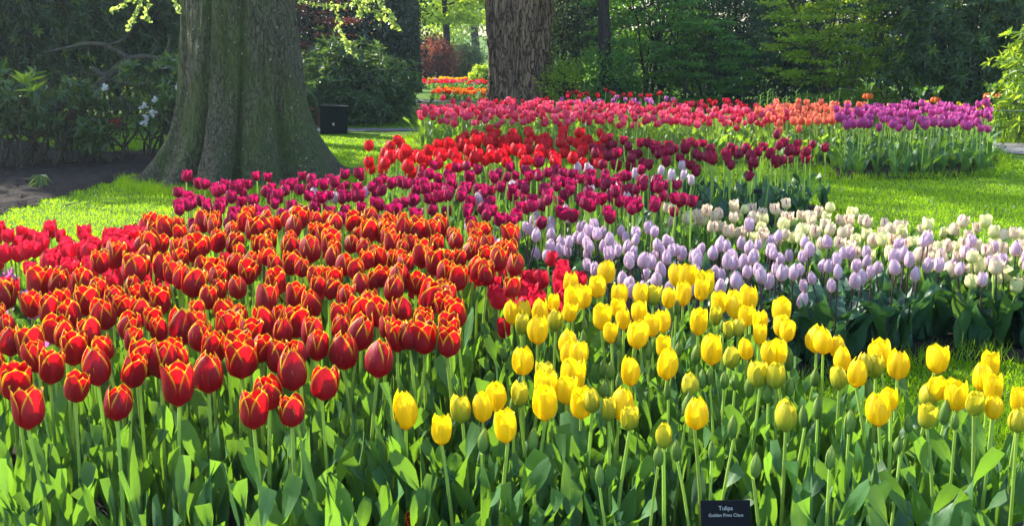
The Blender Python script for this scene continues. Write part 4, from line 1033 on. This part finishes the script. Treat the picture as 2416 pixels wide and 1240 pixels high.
# ------------------------------------------------------------------ signs, cabinet, rail, wire, stick
def box_obj(name, lo, hi, mat, parent, bevel=.004):
    b = MB(); b.box(lo, hi); o = link(name, b.mesh(name, mat, False), parent)
    md = o.modifiers.new('bevel', 'BEVEL'); md.width = bevel; md.segments = 2
    return o
p = onz(787, 316); cab = thing('utility_cabinet', tuple(p), 'dark green metal cabinet standing on the lawn by the beech', 'cabinet', None, (0, R(1.5), R(6)))
box_obj('body', (-.155, 0, -.02), (.155, .20, .298), M['cabinet'], cab)
box_obj('lid', (-.172, -.012, .300), (.172, .215, .325), M['cabinet'], cab)
box_obj('label', (-.012, -.0045, .10), (.010, -.001, .128), M['label_white'], cab, .0005)
box_obj('plinth', (-.145, .01, -.05), (.145, .19, -.022), M['cabinet'], cab)
rl = thing('wooden_rail', tuple(onz(700, 300)), 'red brown wooden rail between beech and green cabinet', 'rail')
q = aty(700, 257, 14.4); z = q[2]
rl.location = (q[0], 14.4, 0)
box_obj('rail', (-.35, -.02, z - .018), (.32, .02, z + .018), M['wood'], rl)
box_obj('post', (-.33, .021, -.02), (-.29, .06, z + .01), M['wood'], rl); box_obj('post', (.25, .021, -.02), (.29, .06, z + .01), M['wood'], rl)
wr = thing('wire_fence', tuple(aty(2380, 300, 11.9)[:2]) + (0,), 'thin wire strung low before the sunlit rhododendron', 'fence')
zz = aty(2380, 261, 11.9)[2]
b = MB(); b.tube([(-.22, 0, zz + .003), (.3, 0, zz - .004), (.8, 0, zz), (1.3, 0, zz)], .0035, 5, False); link('wire', b.mesh('wire', M['wire']), wr)
for xx in (-.22, 1.0):
    b = MB(); b.tube([(xx, .009, -.02), (xx, .009, zz + .05)], .006, 6, False); link('post', b.mesh('post', M['cabinet']), wr)
st = thing('stick', tuple(onz(167, 496)), 'short dead stick lying on the sunlit grass', 'stick')
b = MB(); b.tube([(-.034, 0, .035), (-.01, .004, .040), (.012, 0, .043), (.036, -.004, .050)], [.0045, .005, .0045, .003], 6, False); link('bark', b.mesh('bark', M['stick']), st)

def text_mesh(body, size):
    cu = bpy.data.curves.new('lettering', 'FONT'); cu.body = body; cu.size = size; cu.align_x = 'CENTER'; cu.extrude = .0003
    o = bpy.data.objects.new('lettering', cu); COL.objects.link(o)
    dg = bpy.context.evaluated_depsgraph_get()
    me = bpy.data.meshes.new_from_object(o.evaluated_get(dg)); me.name = 'lettering'
    bpy.data.objects.remove(o); me.materials.clear(); me.materials.append(M['sign_text'])
    return me
def name_sign(px, py, Y, w, h, label, lines, yaw=0, tiltb=-.35):
    c = aty(px, py, Y)
    r = thing('plant_sign', (c[0], Y, 0), label, 'sign', None, (0, 0, yaw))
    pl = box_obj('plate', (-w / 2, -.003, -h / 2), (w / 2, 0, h / 2), M['sign_black'], r, .001)
    pl.location = (0, 0, c[2]); pl.rotation_euler = (tiltb, 0, 0)
    b = MB(); b.tube([(0, .006, -.02), (0, .006, c[2])], .004, 6, False); link('stake', b.mesh('stake', M['sign_black']), r)
    for i, (tx, s) in enumerate(lines):
        o = link('lettering', text_mesh(tx, s), pl, (0, -.0036, h / 2 - .019 - i * .0125), (PI / 2, 0, 0))
    return r
name_sign(1712, 1219, 2.10, .098, .066, 'black name sign lettered in white among the yellow tulip leaves', [('Tulipa', .0115), ('Golden Prins Claus', .0088)], .03)
name_sign(1788, 452, 6.15, .046, .026, 'small dark name sign among leaves under the maroon tulips', [], -.35, -.7)
# the leaves right in front of the name sign grow short
for it in TUL['yellow'] + TUL['bud'] + [dict(o=o, x=x, y=y) for x, y, o in NEARLEAF]:
    o = it['o']
    if o.location.y < 2.24 and abs(o.location.x / o.location.y - .187) < .09:
        for ch in o.children:
            if ch.name.startswith('leaf'): ch.scale = (.5, .5, .45)
# a low red and yellow tulip pressed against the picture's lower edge
Pz = onz(975, 1231, .20); r0_ = tulip('parrot', (Pz[0], Pz[1], .17), .055, (0, 0), nleaf=2)

# ------------------------------------------------------------------ labels: rows counted from the near edge, rank from the left
ONES = 'first second third fourth fifth sixth seventh eighth ninth tenth eleventh twelfth thirteenth fourteenth fifteenth sixteenth seventeenth eighteenth nineteenth'.split()
TENS = {2: ('twentieth', 'twenty'), 3: ('thirtieth', 'thirty'), 4: ('fortieth', 'forty'), 5: ('fiftieth', 'fifty')}
def ordw(n):
    if n < 20: return ONES[n - 1]
    t, o = divmod(n, 10)
    return TENS[t][0] if o == 0 else TENS[t][1] + '-' + ONES[o - 1]
def rows_of(items, gap):
    done = []
    for it in sorted(items, key=lambda i: i['y']):
        a = it['x'] / it['y']
        row = 1 + max([r for (aa, r) in done if abs(aa - a) < gap], default=0)
        it['row'] = row; it['a'] = a; done.append((a, row))
    byrow = {}
    for it in items: byrow.setdefault(it['row'], []).append(it)
    return byrow
GROUPTXT = dict(parrot='red tulips with yellow edges', yellow='yellow tulips', bud='unopened green tulip buds', lilac='lilac tulips', paleviolet='pale violet tulips', white='cream and magenta tulips', magenta='magenta tulips', maroon='maroon tulips', red='scarlet tulips', crimson='crimson tulips', lily='star shaped lilac tulips', pink='pink tulips of the far bed', coral='coral tulips of the far bed', rose='deep rose tulips of the far bed', purple='purple tulips of the far bed', mauve='mauve tulips of the far bed', farred='dark red tulips of the far bed', backyellow='yellow tulips at the back of the far bed', leftred='red tulips behind the left shrubs')
def look(it):
    k = it['key']; d = VAR[k]
    if k == 'parrot': w = 'red tulip edged yellow'
    elif k == 'yellow': w = 'half-green yellow tulip' if it['mat'] else 'yellow tulip'
    elif k == 'bud': w = 'green tulip bud'
    elif k == 'white': w = 'pale cream tulip' if it['mat'] else 'cream tulip streaked magenta'
    elif k == 'lily': w = 'star-shaped lilac tulip'
    else: w = d['name'].replace('_', ' ')
    if k in ('parrot', 'yellow', 'lilac', 'crimson', 'magenta') and abs(it['tilt'][0]) > .17: w = 'leaning ' + w
    return w
BEDTXT = dict(pink='the far bed', coral='the far bed', rose='the far bed', purple='the far bed', mauve='the far bed', farred='the far bed', backyellow='the far bed', leftred='the shrub border')
DEEP = dict(rose=2, pink=2, coral=2, purple=3, mauve=1, farred=1, backyellow=1, leftred=1)
for k, items in TUL.items():
    by = rows_of(items, .0125 if k in ('parrot', 'yellow', 'bud') else .0085)
    lim = DEEP.get(k, 12)
    far = k in DEEP
    for rw, its in by.items():
        its.sort(key=lambda i: i['a'])
        for n_, it in enumerate(its):
            o = it['o']; o['category'] = 'tulip'; o['group'] = GROUPTXT[k]
            if rw <= lim and n_ < 58:
                where = 'front row' if rw == 1 else '%s row back' % ordw(rw)
                o['label'] = '%s, %s from the left in %s\'s %s' % (look(it), ordw(n_ + 1), BEDTXT.get(k, 'its patch'), where)
            else:
                o['label'] = '%s deep in %s, behind its front rows' % (look(it), BEDTXT.get(k, 'its patch'))
NEARLEAF.sort(key=lambda t: t[0])
for i, (x, y, o) in enumerate(NEARLEAF):
    tag(o, 'flowerless tulip leaves at the near bed edge below the blooms', 'plant', 'flowerless tulip plants along the near edge')
for o in list(sc.objects):
    if o.name.startswith('distant_') and o.get('label') is None: pass

# ------------------------------------------------------------------ the morning haze
b = MB(); b.box((-30, -3, -1.0), (30, 80, 12.5))
nt = NT('pale haze')
v = nt.n('VolumePrincipled', {'Color': (0.74, 0.86, 1.0, 1), 'Density': HAZE, 'Anisotropy': 0.75})
nt.t.links.new(v.outputs[0], nt.out.inputs['Volume'])
hz = link('haze', b.mesh('haze', nt.m, False)); tag(hz, kind='stuff')
